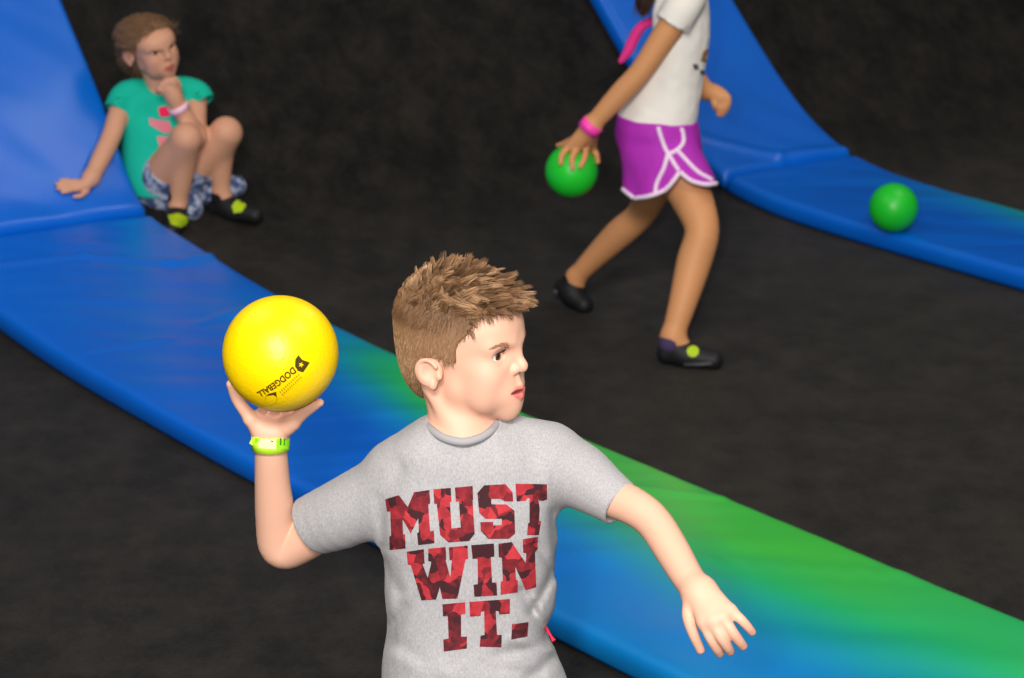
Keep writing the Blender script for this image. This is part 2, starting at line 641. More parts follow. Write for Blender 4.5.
# ----------------------------------------------------------------------------
# a child's head in local coords: x right, y forward, z up, eyes at z=0
# ----------------------------------------------------------------------------
def head_prims(mouth_open=.0025):
    P = [ell((0, -.015, .034), (.0725, .0985, .0765), .0)]
    P += [ell((0, .022, -.022), (.056, .058, .062), .03)]
    P += [ell((0, .043, .034), (.056, .044, .045), .02)]
    for s in (-1, 1):
        P += [cone((0, .064, -.073), (s * .041, .004, -.047), .014, .018, .022)]
        P += [ball((s * .033, .051, -.030), .0240, .022), ball((s * .033, .043, -.054), .0215, .02)]
    P += [ell((0, .069, -.074), (.016, .0125, .0125), .016)]
    # mouth mound
    P += [ell((0, .070, -.052), (.032, .0195, .024), .016)]
    for s in (-1, 1):                                                  # brow, eye socket, eyelids
        P += [cone((s * .012, .0765, .016), (s * .040, .061, .015), .011, .010, .014)]
        P += [ell((s * .0315, .088, .0), (.0165, .016, .0115), .012, 's')]
        P += [ball((s * .0305, .0605, .0), .0146, .003)]
    # nose
    P += [cone((0, .0815, .010), (0, .0915, -.0160), .0074, .0070, .011)]
    P += [ball((0, .0950, -.0185), .0070, .008)]
    for s in (-1, 1):
        P += [ball((s * .0085, .0850, -.0225), .0062, .004)]
        P += [ell((s * .0055, .0895, -.0300), (.0032, .0045, .003), .002, 's')]
    P += [cone((0, .082, -.030), (0, .0875, -.041), .004, .004, .006)]
    # lips
    for s in (-1, 1):
        P += [cone((0, .0902, -.0458), (s * .0235, .0690, -.0512), .0044, .0026, .003)]
        P += [cone((0, .0880, -.0578), (s * .0235, .0685, -.0520), .0052, .0026, .003)]
    if mouth_open > 0:
        P += [ell((0, .088, -.0518), (.0215, .022, mouth_open), .0015, 's')]
    for s in (-1, 1):                                                  # eye openings
        P += [ell((s * .0328, .0745, -.0003), (.0138, .0125, .0064), .0015, 's')]
    # ears
    for s in (-1, 1):
        c = V3(s * .0725, -.020, -.0205)
        tilt = frame_axes((s * .45, -1, .0), (0, -.18, 1)).T
        P += [ell(c + V3(s * .004, -.003, .001), (.0080, .0200, .0180), .006, 'u', tilt)]
        P += [ell(c + V3(s * .0125, -.001, .003), (.0065, .0125, .0112), .004, 's', tilt)]
        rim = []
        for t in np.linspace(-1.9, 2.6, 12):
            yy = -.003 - .0165 * math.cos(t - .3) if False else 0
            a = t
            rim.append((c + V3(s * (.010 + .0015 * math.sin(a)), -.004 - .0185 * math.cos(a), .002 + .0162 * math.sin(a)), .0029))
        P += chain(rim, .003)
        P += [ball(c + V3(s * .0065, .003, -.0165), .0056, .006)]
        P += [ball(c + V3(s * .004, .013, -.004), .0045, .005)]
    return P


def sd_poly2(Q, poly):
    """signed distance in 2-D"""
    poly = np.asarray(poly, float)
    d = np.full(len(Q), 1e9); s = np.ones(len(Q))
    n = len(poly)
    for i in range(n):
        j = (i - 1) % n
        e = poly[j] - poly[i]
        w = Q - poly[i]
        b = w - e * np.clip((w @ e) / (e @ e), 0, 1)[:, None]
        d = np.minimum(d, (b * b).sum(1))
        c1 = Q[:, 1] >= poly[i, 1]; c2 = Q[:, 1] < poly[j, 1]; c3 = e[0] * w[:, 1] > e[1] * w[:, 0]
        fl = (c1 & c2 & c3) | (~c1 & ~c2 & ~c3)
        s = np.where(fl, -s, s)
    return s * np.sqrt(d)


def strands_mesh(name, lines, widths, sides=3, shade=None):
    """each line: (n,3) points; tapered tubes, one island each"""
    V, Fc, AL = [], [], []
    base = 0
    SH = []
    for q_, (L, w) in enumerate(zip(lines, widths)):
        n = len(L)
        tan = np.gradient(L, axis=0)
        tan /= np.linalg.norm(tan, axis=1)[:, None] + 1e-9
        ref = V3(.3, .2, .93)
        a = np.cross(tan, ref); a /= np.linalg.norm(a, axis=1)[:, None] + 1e-9
        b = np.cross(tan, a)
        t = np.linspace(0, 1, n)
        rad = w * (1 - .88 * t ** 1.6)
        for s in range(sides):
            an = 2 * math.pi * s / sides
            V.append(L + (a * math.cos(an) + b * math.sin(an)) * rad[:, None])
            AL.append(t); SH.append(np.full(n, .3 if shade is None else shade[q_]))
        for s in range(sides):
            s2 = (s + 1) % sides
            i = np.arange(n - 1)
            Fc.append(np.stack([base + s * n + i, base + s2 * n + i, base + s2 * n + i + 1, base + s * n + i + 1], 1))
        base += sides * n
    me = mesh_from(name, np.concatenate(V), np.concatenate(Fc))
    al = np.concatenate(AL)
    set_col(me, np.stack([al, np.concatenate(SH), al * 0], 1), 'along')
    return me


def tube_mesh(name, pts, r, sides=10, closed=False, flat=None):
    """a tube along points; flat=(axis, factor) squashes it along an axis"""
    pts = np.asarray(pts, float)
    n = len(pts)
    rr = np.full(n, r) if np.isscalar(r) else np.asarray(r)
    tan = (np.roll(pts, -1, 0) - np.roll(pts, 1, 0)) if closed else np.gradient(pts, axis=0)
    tan /= np.linalg.norm(tan, axis=1)[:, None] + 1e-12
    a = np.cross(tan[0], V3(.31, .52, .79)); a = nrm(a)
    V = []
    for i in range(n):
        a = nrm(a - tan[i] * (a @ tan[i]))
        b = np.cross(tan[i], a)
        for s in range(sides):
            an = 2 * math.pi * s / sides
            o = (a * math.cos(an) + b * math.sin(an)) * rr[i]
            if flat is not None:
                o = o - nrm(flat[0]) * (o @ nrm(flat[0])) * (1 - flat[1])
            V.append(pts[i] + o)
    Fc = []
    m = n if closed else n - 1
    off = 0
    if closed:  # align the seam
        f = np.array(V[:sides]); lst = np.array(V[-sides:])
        off = int(np.argmin([np.linalg.norm(np.roll(f, -o, 0) - lst) for o in range(sides)]))
    for i in range(m):
        j = (i + 1) % n
        for s in range(sides):
            s2 = (s + 1) % sides
            sh = off if (closed and j == 0) else 0
            Fc.append((i * sides + s, j * sides + (s + sh) % sides, j * sides + (s2 + sh) % sides, i * sides + s2))
    if not closed:
        V.append(pts[0]); V.append(pts[-1])
        for s in range(sides):
            s2 = (s + 1) % sides
            Fc.append((len(V) - 2, s, s2)); Fc.append((len(V) - 1, (n - 1) * sides + s2, (n - 1) * sides + s))
    return mesh_from(name, V, Fc)


def band_mesh(name, c, axis, r_out, height, thick=.0012, n=48, sx=1., lat=None):
    """a flat strap round a limb: open cylinder with wall thickness"""
    axis = nrm(axis)
    a = nrm(np.cross(axis, V3(.1, .9, .3))) if lat is None else nrm(np.asarray(lat) - axis * (np.asarray(lat) @ axis))
    b = np.cross(axis, a)
    prof = [(r_out, -height / 2), (r_out, height / 2), (r_out - thick, height / 2), (r_out - thick, -height / 2)]
    V, Fc = [], []
    for i in range(n):
        t = 2 * math.pi * i / n
        for r, h in prof:
            V.append(c + (a * math.cos(t) * sx + b * math.sin(t)) * r + axis * h)
    for i in range(n):
        j = (i + 1) % n
        for k in range(4):
            k2 = (k + 1) % 4
            Fc.append((i * 4 + k, j * 4 + k, j * 4 + k2, i * 4 + k2))
    return mesh_from(name, V, Fc, True)


def sphere_mesh(name, c, r, nu=96, nv=64):
    V = [(0, 0, 1)]
    for j in range(1, nv):
        th = math.pi * j / nv
        for i in range(nu):
            ph = 2 * math.pi * i / nu
            V.append((math.sin(th) * math.cos(ph), math.sin(th) * math.sin(ph), math.cos(th)))
    V.append((0, 0, -1))
    Fc = [(0, 1 + i, 1 + (i + 1) % nu) for i in range(nu)]
    for j in range(nv - 2):
        a = 1 + j * nu
        for i in range(nu):
            i2 = (i + 1) % nu
            Fc.append((a + i, a + nu + i, a + nu + i2, a + i2))
    a = 1 + (nv - 2) * nu
    Fc += [(a + i, len(V) - 1, a + (i + 1) % nu) for i in range(nu)]
    return mesh_from(name, np.array(V) * r + np.asarray(c), Fc)


def decal(name, polys, shoot, mat, parent, res=2.5, lift=.0012):
    """2-D polygons (any plane units) cut fine and laid on a surface by shoot(x,y)->(co,normal)"""
    bm = bmesh.new()
    for poly in polys:
        vs = [bm.verts.new((x, y, 0)) for x, y in poly]
        es = [bm.edges.new((vs[i], vs[(i + 1) % len(vs)])) for i in range(len(vs))]
        r = bmesh.ops.triangle_fill(bm, use_beauty=True, use_dissolve=False, edges=es)
    for it in range(5):
        long = [e for e in bm.edges if e.calc_length() > res]
        if not long: break
        bmesh.ops.subdivide_edges(bm, edges=long, cuts=1)
        bmesh.ops.triangulate(bm, faces=bm.faces[:])
    bad = []
    for v in bm.verts:
        h = shoot(v.co.x, v.co.y)
        if h is None: bad.append(v); continue
        co, no = h
        v.co = Vector(co) + Vector(no) * lift
    bmesh.ops.delete(bm, geom=bad, context='VERTS')
    bm.normal_update()
    me = bpy.data.meshes.new(name)
    bm.to_mesh(me); bm.free()
    for p in me.polygons: p.use_smooth = True
    return link(name, me, mat, parent)


def cam_shooter(bvh):
    def f(x, y):
        r = nrm(ray(x, y))
        co, no, idx, d = bvh.ray_cast(Vector(CAM), Vector(r))
        if co is None: return None
        if no.dot(Vector(r)) > 0: no = -no
        return co, no
    return f


# ----------------------------------------------------------------------------
# the place: three black trampoline courts, two padded strips running up a ramp
# court axes on the ground: D along the strips (away, to the left), N across
# ----------------------------------------------------------------------------
D2 = nrm(V3(-.72, 1., 0)); N2 = V3(D2[1], -D2[0], 0)
PTH = .07
TOP_A = np.array([(-3, .07), (0, .07), (3, .07), (6.1, .07), (6.74, .087), (7.07, .10), (7.35, .12), (7.72, .16), (7.93, .187), (8.08, .205), (8.17, .235), (8.24, .29), (8.33, .41), (8.42, .535), (8.55, .685), (8.69, .84), (9.2, 1.43), (9.7, 2.0)])
TOP_B = np.array([(-3, .07), (0, .07), (3, .07), (6.9, .07), (7.4, .075), (7.62, .088), (7.82, .12), (8.0, .19), (8.2, .32), (8.44, .53), (8.61, .69), (9.2, 1.25), (9.7, 1.72)])


def profile(T, v):
    X, Y = catmull(T[:, 0], T[:, 1], 24)
    ker = np.interp(np.stack([v - .05, v - .025, v, v + .025, v + .05]), X, Y).mean(0)
    e = .01
    up = np.interp(v + e, X, Y); dn = np.interp(v - e, X, Y)
    sl = (np.interp(v + .04, X, Y) - np.interp(v - .04, X, Y)) / .08
    return ker, sl


def uvz(u, v, z): return u * N2 + v * D2 + V3(0, 0, z)


def nz(x, y, z=0.): return mnoise.noise(Vector((x, y, z)))


def strip(T, u0, u1, v0, v1, name, dye, folds=(), seed=0, th=PTH):
    vs = np.concatenate([np.arange(v0, 5.0, .05), np.arange(max(v0, 5.0), v1, .016), [v1]]) if v0 < 5 else np.append(np.arange(v0, v1, .016), v1)
    vs = np.unique(np.round(vs, 4))
    r = .026
    W = u1 - u0
    sec = []                                                           # (u, w) round the section
    for a in np.linspace(180, 90, 7): sec.append((r + r * math.cos(math.radians(a)), th - r + r * math.sin(math.radians(a))))
    for t in np.linspace(r, W - r, 46)[1:-1]: sec.append((t, th))
    for a in np.linspace(90, 0, 7): sec.append((W - r + r * math.cos(math.radians(a)), th - r + r * math.sin(math.radians(a))))
    sec += [(W, .02), (W - .012, .003), (W * .5, .002), (.012, .003), (0, .02)]
    n = len(sec)
    tz, sl = profile(T, vs)
    V, dy = [], []
    for i, v in enumerate(vs):
        nn = nrm(V3(0, 0, 1) - D2 * sl[i])
        base = uvz(u0, v, tz[i]) - nn * th
        endf = min(1, (v - v0) / .02, (v1 - v) / .02)
        for (u, w) in sec:
            off = 0
            q = u / W
            if w > th * .5:
                P = (u0 + u) * N2 + v * D2
                edge = math.sin(math.pi * min(max(q, 0), 1)) ** .5
                off += .010 * edge * min(1, max(0, endf))
                # cross wrinkles of the slack vinyl
                a = nz(P[0] * 1.3 + seed, P[1] * 7.5 + P[0] * 1.1, seed)
                b_ = nz(P[0] * 2.6 + seed, P[1] * 15 - P[0] * 2.0, seed + 5)
                off += edge * (.0070 * a + .0034 * b_)
                for (pa, pb, amp, wd) in folds:
                    pa = np.array(pa); pb = np.array(pb); X = np.array((u0 + u, v))
                    e = pb - pa; t = np.clip((X - pa) @ e / (e @ e), 0, 1)
                    dd = np.linalg.norm(X - pa - e * t)
                    off += amp * math.exp(-(dd / wd) ** 2)
                if endf < 1: off -= .02 * (1 - max(endf, 0)) ** 2
            P = base + N2 * u + nn * (w + off)
            V.append(P); dy.append(dye(q, v))
    Fc = []
    for i in range(len(vs) - 1):
        for k in range(n):
            k2 = (k + 1) % n
            Fc.append((i * n + k, (i + 1) * n + k, (i + 1) * n + k2, i * n + k2))
    Fc.append(tuple(range(n))); Fc.append(tuple((len(vs) - 1) * n + k for k in reversed(range(n))))
    me = mesh_from(name, V, Fc)
    d = np.array(dy)
    set_col(me, np.stack([d, d, d], 1), 'dye')
    return link(name, me, M['vinyl'])


def ss(a, b, x):
    t = min(1, max(0, (x - a) / (b - a)))
    return t * t * (3 - 2 * t)


def dyeA(q, v):
    a = ss(5.0, 6.9, v)
    lo = .15 + .37 * a                                                 # where across the strip the green begins
    g = ss(lo, lo + .66 - .26 * a, q)
    g *= 1 - ss(6.5, 7.5, v) * .92
    g *= 1 - .42 * ss(6.15, 7.0, v)
    g *= 1 - .24 * ss(4.9, 4.1, v)
    return g + .30 * ss(5.6, 4.4, v) * (1 - g)


def dyeB(q, v):
    g = ss(.45, 1.15, q) * (1 - ss(6.7, 7.75, v)) * .75
    return g


UA0, UA1, UB0, UB1 = 3.585, 4.41, 6.575, 7.19
padA = strip(TOP_A, UA0, UA1, .8, 8.13, 'padded_strip', dyeA, seed=1.3,
             folds=[((4.02, 7.86), (4.24, 7.70), .010, .022), ((4.24, 7.70), (4.40, 7.72), .009, .022), ((4.02, 7.86), (3.6, 7.93), .008, .02),
                    ((3.66, 7.15), (3.9, 7.12), .006, .016), ((4.0, 4.92), (4.40, 4.52), .006, .018), ((4.1, 5.55), (4.38, 5.2), .005, .016), ((4.05, 7.2), (4.40, 7.28), .006, .018)])
tag(padA, 'long blue padded strip fading to green, between the boy and the girls', 'pad')
padA2 = strip(TOP_A, UA0 - .01, UA1 + .0, 8.15, 9.6, 'sloped_pad', lambda q, v: .0, seed=7.7)
tag(padA2, 'sloped blue pad rising at the top left behind the seated girl', 'pad')
padB = strip(TOP_B, UB0, UB1, 1.5, 7.80, 'padded_strip', dyeB, seed=3.1)
tag(padB, 'blue padded strip at the right with a green ball lying on it', 'pad')
padB2 = strip(TOP_B, UB0, UB1, 7.815, 9.6, 'sloped_pad', lambda q, v: .0, seed=9.4,
              folds=[((6.60, 8.05), (6.86, 7.86), .012, .022), ((6.86, 7.86), (7.17, 7.84), .010, .02)])
tag(padB2, 'sloped blue pad rising behind the standing girl in purple shorts', 'pad')


def bed(name, us, blend, label):
    vs = np.concatenate([np.arange(-1.5, 6, .25), np.arange(6, 9.6, .05), [9.6]])
    hA, sA = profile(TOP_A, vs); hB, sB = profile(TOP_B, vs)
    us = np.array(us)
    nu, nv = len(us), len(vs)
    V = []
    for lay in (0, -.03):
        for i, v in enumerate(vs):
            for u in us:
                t = blend(u)
                s = sA[i] * (1 - t) + sB[i] * t
                h = hA[i] * (1 - t) + hB[i] * t
                nn = nrm(V3(0, 0, 1) - D2 * s)
                V.append(uvz(u, v, h) - nn * (PTH - lay))
    Fc = []
    K = nu * nv
    for i in range(nv - 1):
        for j in range(nu - 1):
            a = i * nu + j
            Fc.append((a, a + 1, a + 1 + nu, a + nu))
            Fc.append((K + a, K + a + nu, K + a + nu + 1, K + a + 1))
    for i in range(nv - 1):
        a = i * nu; Fc.append((a, a + nu, K + a + nu, K + a))
        a = i * nu + nu - 1; Fc.append((a, K + a, K + a + nu, a + nu))
    for j in range(nu - 1):
        a = j; Fc.append((a, K + a, K + a + 1, a + 1))
        a = (nv - 1) * nu + j; Fc.append((a, a + 1, K + a + 1, K + a))
    o = link(name, mesh_from(name, V, Fc), M['mat'])
    return tag(o, label, 'trampoline')


bedA = bed('trampoline_bed', np.linspace(.4, 3.98, 12), lambda u: 0, 'black trampoline mat in the foreground, near side of the long blue-green pad')
bedM = bed('trampoline_bed', np.linspace(4.0, 6.86, 12), lambda u: min(1, max(0, (u - UA1) / (UB0 - UA1))), 'black trampoline mat between the two blue pads, under both girls')
bedB = bed('trampoline_bed', np.linspace(6.88, 11.5, 12), lambda u: 1, 'black trampoline mat beyond the right-hand blue pad, at the top right')


def slab(name, lo, hi, mat):
    x0, y0, z0 = lo; x1, y1, z1 = hi
    V = [(x, y, z) for z in (z0, z1) for y in (y0, y1) for x in (x0, x1)]
    Fc = [(0, 2, 3, 1), (4, 5, 7, 6), (0, 1, 5, 4), (2, 6, 7, 3), (0, 4, 6, 2), (1, 3, 7, 5)]
    o = link(name, mesh_from(name, V, Fc, False), mat)
    return tag(o, kind='structure')


slab('floor', (-16, -10, -.35), (18, 20, -.12), M['floor'])
slab('wall_back', (-16, 19.6, -.12), (18, 20, 7.5), M['wall'])
slab('wall_left', (-16, -10, -.12), (-15.7, 19.6, 7.5), M['wall'])
slab('wall_right', (17.7, -10, -.12), (18, 19.6, 7.5), M['wall'])

bvA, bvA2, bvB, bvM, bvL = bvh_of(padA.data), bvh_of(padA2.data), bvh_of(padB.data), bvh_of(bedM.data), bvh_of(bedA.data)


def hit(bv, px, py):
    h = cam_shooter(bv)(px, py)
    return (np.array(h[0]), np.array(h[1])) if h else None


def ground(bv, x, y):
    co, no, i, d = bv.ray_cast(Vector((x, y, 5)), Vector((0, 0, -1)))
    return co.z


# the loose green ball on the right strip
rb = .083
px_, py_ = 894., 226.
for _ in range(12):
    c_, n_ = hit(bvB, px_, py_)
    cb = c_ + n_ * (rb - .001)
    q = project(cb)
    px_ += 893.5 - q[0]; py_ += 207.5 - q[1]
o = link('dodgeball', sphere_mesh('dodgeball', (0, 0, 0), rb), M['green'])
o.location = cb
tag(o, 'green dodgeball lying on the blue pad at the right', 'ball')
print('green ball px radius', FPX * rb / project(cb)[2], 'depth', project(cb)[2])

# ----------------------------------------------------------------------------
# camera and light
# ----------------------------------------------------------------------------
cd = bpy.data.cameras.new('camera')
co = bpy.data.objects.new('camera', cd); COL.objects.link(co)
co.location = CAM
co.rotation_euler = (math.pi / 2 - PITCH, 0, 0)
cd.sensor_width = 36; cd.lens = FPX * 36 / 1024
cd.clip_end = 100
cd.dof.use_dof = True
cd.dof.focus_distance = 4.42
cd.dof.aperture_fstop = 8.5
SC.camera = co


def area(name, loc, target, sx, sy, power, color=(1, 1, 1)):
    d = bpy.data.lights.new(name, 'AREA')
    d.shape = 'RECTANGLE'; d.size = sx; d.size_y = sy
    d.energy = power; d.color = color
    o = bpy.data.objects.new(name, d); COL.objects.link(o)
    o.location = loc
    o.rotation_euler = (Vector(target) - Vector(loc)).to_track_quat('-Z', 'Y').to_euler()
    return o


area('camera_flash', CAM + V3(-.17, -.02, .10), CAM + V3(-.1, 6, -1.6), .10, .07, 140, (1, .96, .91))
area('ceiling_light', (-.6, -1.5, 5.2), (0, 6, .4), 2.2, 1.2, 560, (1, .96, .90))  # unseen frontal fill behind the camera, added to brighten near sides
area('ceiling_light', (2.6, 3.4, 5.8), (1.4, 7.5, .5), 1.8, 1.2, 100, (1, .92, .82))
area('ceiling_light', (-3.0, 6.2, 6.0), (-.8, 9, .4), 3.0, 2.0, 62, (1, .93, .84))
area('ceiling_light', (3.2, 9.0, 6.0), (1.8, 9.6, .3), 2.4, 1.2, 62, (1, .93, .84))
w = bpy.data.worlds.new('hall_ambience'); SC.world = w
w.use_nodes = True
w.node_tree.nodes['Background'].inputs['Color'].default_value = (.9, .95, 1, 1)
w.node_tree.nodes['Background'].inputs['Strength'].default_value = .15
SC.view_settings.view_transform = 'Standard'
SC.view_settings.look = 'None'
SC.view_settings.exposure = 0
SC.view_settings.gamma = 1
SC.view_settings.use_curve_mapping = False

# ----------------------------------------------------------------------------
# shared figure pieces
# ----------------------------------------------------------------------------
def hand_chain(fig, pts, k=.004, dy0=0.):
    """pts: (px,py,dy,r_px)"""
    w = [(fig(p[0], p[1], p[2] + dy0), fig.r(p[0], p[1], p[2] + dy0, p[3])) for p in pts]
    return chain(w, k)


def skin_tint(V, base, head=None, lips=None, blush=None, blush_amt=.3, tips=(), tipcol=None, ear=.25):
    C = np.tile(np.array(base[:3]), (len(V), 1))
    if head is not None:
        Q = to_local(V, head)
        near = np.linalg.norm(Q, axis=1) < .18
        if blush is not None:
            for s in (-1, 1):
                d = np.linalg.norm((Q - V3(s * .042, .052, -.032)) / V3(1, 1, .9), axis=1)
                w = np.exp(-(d / .020) ** 2) * blush_amt
                C = C * (1 - w[:, None]) + np.array(blush[:3]) * w[:, None]
            d = np.abs(np.abs(Q[:, 0]) - .083) + np.abs(Q[:, 1] + .022) * .6 + np.abs(Q[:, 2] + .013) * .3
            w = np.exp(-(d / .018) ** 2) * ear * near
            C = C * (1 - w[:, None]) + np.array(blush[:3]) * w[:, None]
        if lips is not None:
            ax = np.clip(np.abs(Q[:, 0]) / .0225, 0, 1)
            zu = -.0452 - .005 * ax; zl = -.0618 + .0098 * ax
            zc = (zu + zl) / 2; hh = (zu - zl) / 2 + .0042 * (1 - ax ** 2) - .0004
            w = 1 / (1 + np.exp((np.abs(Q[:, 2] - zc) - hh) / .0007)) * (np.abs(Q[:, 0]) < .0235) * (Q[:, 1] > .062) * (Q[:, 1] < .105)
            C = C * (1 - w[:, None]) + np.array(lips[:3]) * w[:, None]
    for (c, r) in tips:
        w = np.exp(-(np.linalg.norm(V - c, axis=1) / r) ** 2) * .45
        C = C * (1 - w[:, None]) + np.array(tipcol[:3]) * w[:, None]
    return C


def eyes(parent, frame, gaze, iris, r=.0118, k=1.):
    o, A, sc = frame[:3]
    for s in (-1, 1):
        c = o + sc * (V3(s * .0308, .0612, 0) @ A)
        me = sphere_mesh('eye', (0, 0, 0), r * sc, 48, 32)
        g = nrm(V3(*gaze) @ A)
        Q = verts(me) / (r * sc)
        ang = np.degrees(np.arccos(np.clip(Q @ g, -1, 1)))
        C = np.tile(np.array(lin(236, 232, 228)[:3]), (len(Q), 1))
        C[ang < 29 * k] = iris[:3]
        C[ang < 31 * k] = np.array(iris[:3]) * .8
        C[ang < 26 * k] = iris[:3]
        C[ang < 12 * k] = (.004, .004, .004)
        set_col(me, C)
        e = link('eye', me, M['eyewhite'], None)
        e.location = c
        bpy.context.view_layer.update()
        e.parent = parent
        e.matrix_parent_inverse = parent.matrix_world.inverted()


def lashes_and_brows(parent, frame, brow_mat, n=34, blen=.007):
    L, W, Lb, Wb = [], [], [], []
    for s in (-1, 1):
        for i in range(16):
            t = i / 15 * 2 - 1
            p = V3(s * .0325 + .0125 * t, .0755 - .0035 * t * t - .003 * (s * t > 0) * abs(t), .0060 * (1 - t * t) ** .5)
            d = nrm(V3(.35 * t, 1, .45))
            L.append(np.array([to_world(p + d * .0075 * q + V3(0, 0, .004 * q * q), frame) for q in (0, .35, .7, 1)])); W.append(.00042)
        for i in range(n * 3):
            t = (i % n) / (n - 1)
            x = .0195 + .026 * t
            z = .0185 + .0030 * math.sin(t * 2.6) - .003 * t * t + rng.uniform(-.0022, .0022) * (1 - .5 * t)
            yv = .0805 - 6.5 * (x - .006) ** 2 * 1.2
            p = V3(s * x, yv, z)
            d = nrm(V3(s * (.9 + .2 * t), -.35 - .3 * t, .35 - .5 * t + rng.uniform(-.15, .15)))
            Lb.append(np.array([to_world(p + d * blen * q, frame) for q in (0, .5, 1)])); Wb.append(.00042)
    return L, W, Lb, Wb


def face_hair(parent, frame, me):
    L, W, Lb, Wb = lashes_and_brows(parent, frame, None)
    Lb = snap_brows(Lb, me)
    for q in (0, 1):
        a = slice(q * len(L) // 2, (q + 1) * len(L) // 2); b_ = slice(q * len(Lb) // 2, (q + 1) * len(Lb) // 2)
        link('eyelashes', strands_mesh('eyelashes', L[a], W[a]), M['lash'], parent)
        link('eyebrow', strands_mesh('eyebrow', Lb[b_], Wb[b_]), M['brow'], parent)


def snap_brows(Lb, me, lift=.0006):
    bv = bvh_of(me)
    out = []
    for l in Lb:
        q = []
        for p in l:
            co, no, i, d = bv.find_nearest(Vector(p))
            q.append(np.array(co) + np.array(no) * lift)
        out.append(np.array(q))
    return out


def normals(me):
    a = np.empty(len(me.vertices) * 3, np.float32)
    me.vertices.foreach_get('normal', a)
    return a.reshape(-1, 3).astype(float)


def shoe_group(heel, toe, ankle, up, w=.034, h=.03, k=.02):
    """a low shoe from heel to toe (points on its sole line), open at ankle"""
    heel, toe, ankle = map(np.asarray, (heel, toe, ankle))
    up = nrm(up)
    d = toe - heel
    return [cone(heel + up * h, heel + d * .45 + up * h * .95, w * .86, w * .92, k), cone(heel + d * .45 + up * h * .9, heel + d * .97 + up * w * .66, w * .95, w * .80, k),
            cone(heel + d * .3 + up * h * 1.2, ankle, w * .9, w * .82, k)]


# ----------------------------------------------------------------------------
# the boy with the yellow ball
# ----------------------------------------------------------------------------
B = Fig(4.22)
boy = empty('person', (B(475, 678)[0], 4.22 + .0, ground(bvL, B(475, 678)[0], 4.22)))
tag(boy, 'boy in a grey printed t-shirt raising a yellow ball, looking right', 'person')

PSI = math.radians(62)
hf = V3(math.sin(PSI), -math.cos(PSI), .03)
HA = frame_axes(hf, (-.02, 0, 1))
HS = 1.0
eye_w = B(499.5, 356, -.05)
HO = eye_w - HS * (V3(.0305, .072, 0) @ HA)
HB = (HO, HA, HS, (1.0, 1.18))
L2W = to_world

PR = lambda px, py, dy, rp: (B(px, py, dy), B.r(px, py, dy, rp))
nb = B(463, 440, .005)
neck = [cone(L2W((0, -.030, -.045), HB), B(463, 432, .0), .046, .047, .02), cone(B(463, 432, 0), B(464, 462, .010), .047, .054, .02)]
# tendon from behind the ear to the collarbone notch
neck += [cone(L2W((.050, -.040, -.050), HB), B(462, 439, -.038), .010, .007, .014)]
neck += [cone(B(432, 446, -.022), B(460, 448, -.036), .007, .007, .015), cone(B(466, 448, -.036), B(498, 440, -.022), .007, .007, .015)]

def secs(fig, rows, shrink=0.):
    return [(fig(cx, py, dy), fig.r(cx, py, dy, hw) - shrink, ry - shrink) for (py, cx, hw, ry, dy) in rows]

boy_rows = [(418, 464, 40, .050, .004), (430, 464, 57, .062, .002), (446, 466, 76, .073, .0), (475, 467, 88, .080, .0), (520, 464, 93, .088, -.002), (540, 466, 92, .088, 0), (560, 469, 87, .088, 0), (600, 470, 85, .087, 0), (630, 467, 81, .090, 0), (655, 470, 87, .098, 0), (682, 475, 93, .10, 0), (716, 477, 95, .10, 0)]
torsoB = loft(secs(B, boy_rows, .012), RV, V3(0, 0, 1))
pel = B(476, 716, 0)
armRB = chain([PR(402, 478, .01, 26), PR(340, 514, .06, 24), PR(300, 541, .092, 22.5), PR(281, 546, .10, 21.5), PR(276, 520, .088, 20.5), PR(272.5, 484, .065, 17.8), PR(271, 450, .045, 16.2), PR(270, 434, .042, 15)], .012, 5)
armLB = chain([PR(556, 468, .01, 27), PR(600, 491, -.055, 21.5), PR(636, 508, -.105, 19), PR(655, 524, -.135, 18.2), PR(673, 552, -.185, 17.6), PR(687, 576, -.23, 16.2), PR(699, 593, -.265, 15.4)], .012, 5)
# right hand under and behind the ball
BC = B(280.5, 353.3, -.005); BR = B.r(280.5, 353.3, -.005, 58.6)
palmR = hand_chain(B, [(263, 431, .042, 10), (254.5, 420, .046, 8)], .012) + hand_chain(B, [(268, 431, .042, 11), (263, 419, .046, 8.5)], .012) + hand_chain(B, [(274, 431, .042, 11), (273, 419, .046, 8.5)], .012) + hand_chain(B, [(279, 431, .04, 10), (284, 421, .043, 8.5)], .012)
palmR += hand_chain(B, [(281, 430, .034, 8), (292, 422, .026, 8)], .012) + hand_chain(B, [(260, 429, .036, 8), (251, 420, .032, 7)], .012)
fR = [Group(hand_chain(B, [(250, 417, .036, 7.2), (237, 399, .034, 5.8), (230.5, 384, .022, 4.3)]), k=.006),
      Group(hand_chain(B, [(288, 426, .028, 8), (302, 414, .018, 6.4), (313, 406.5, .008, 5.2), (320, 402.5, .004, 4.0)]), k=.008)]
def behind(a, phis):
    out = []
    for ph in phis:
        d = RV * math.sin(a) * math.cos(ph * .3) + (-UV_) * math.cos(ph) * math.cos(a) + FV * math.sin(ph)
        out.append(BC + nrm(d) * (BR + .0075))
    return out
for a, st in ((-.33, (262, 416, .05)), (-.08, (272, 416, .052)), (.16, (282, 417, .048))):
    q = behind(a, (.62, 1.0, 1.4, 1.75))
    w = [(B(*st), .0085)] + list(zip(q, (.0078, .007, .0062, .0052)))
    fR.append(Group(chain(w, .004), k=.006))
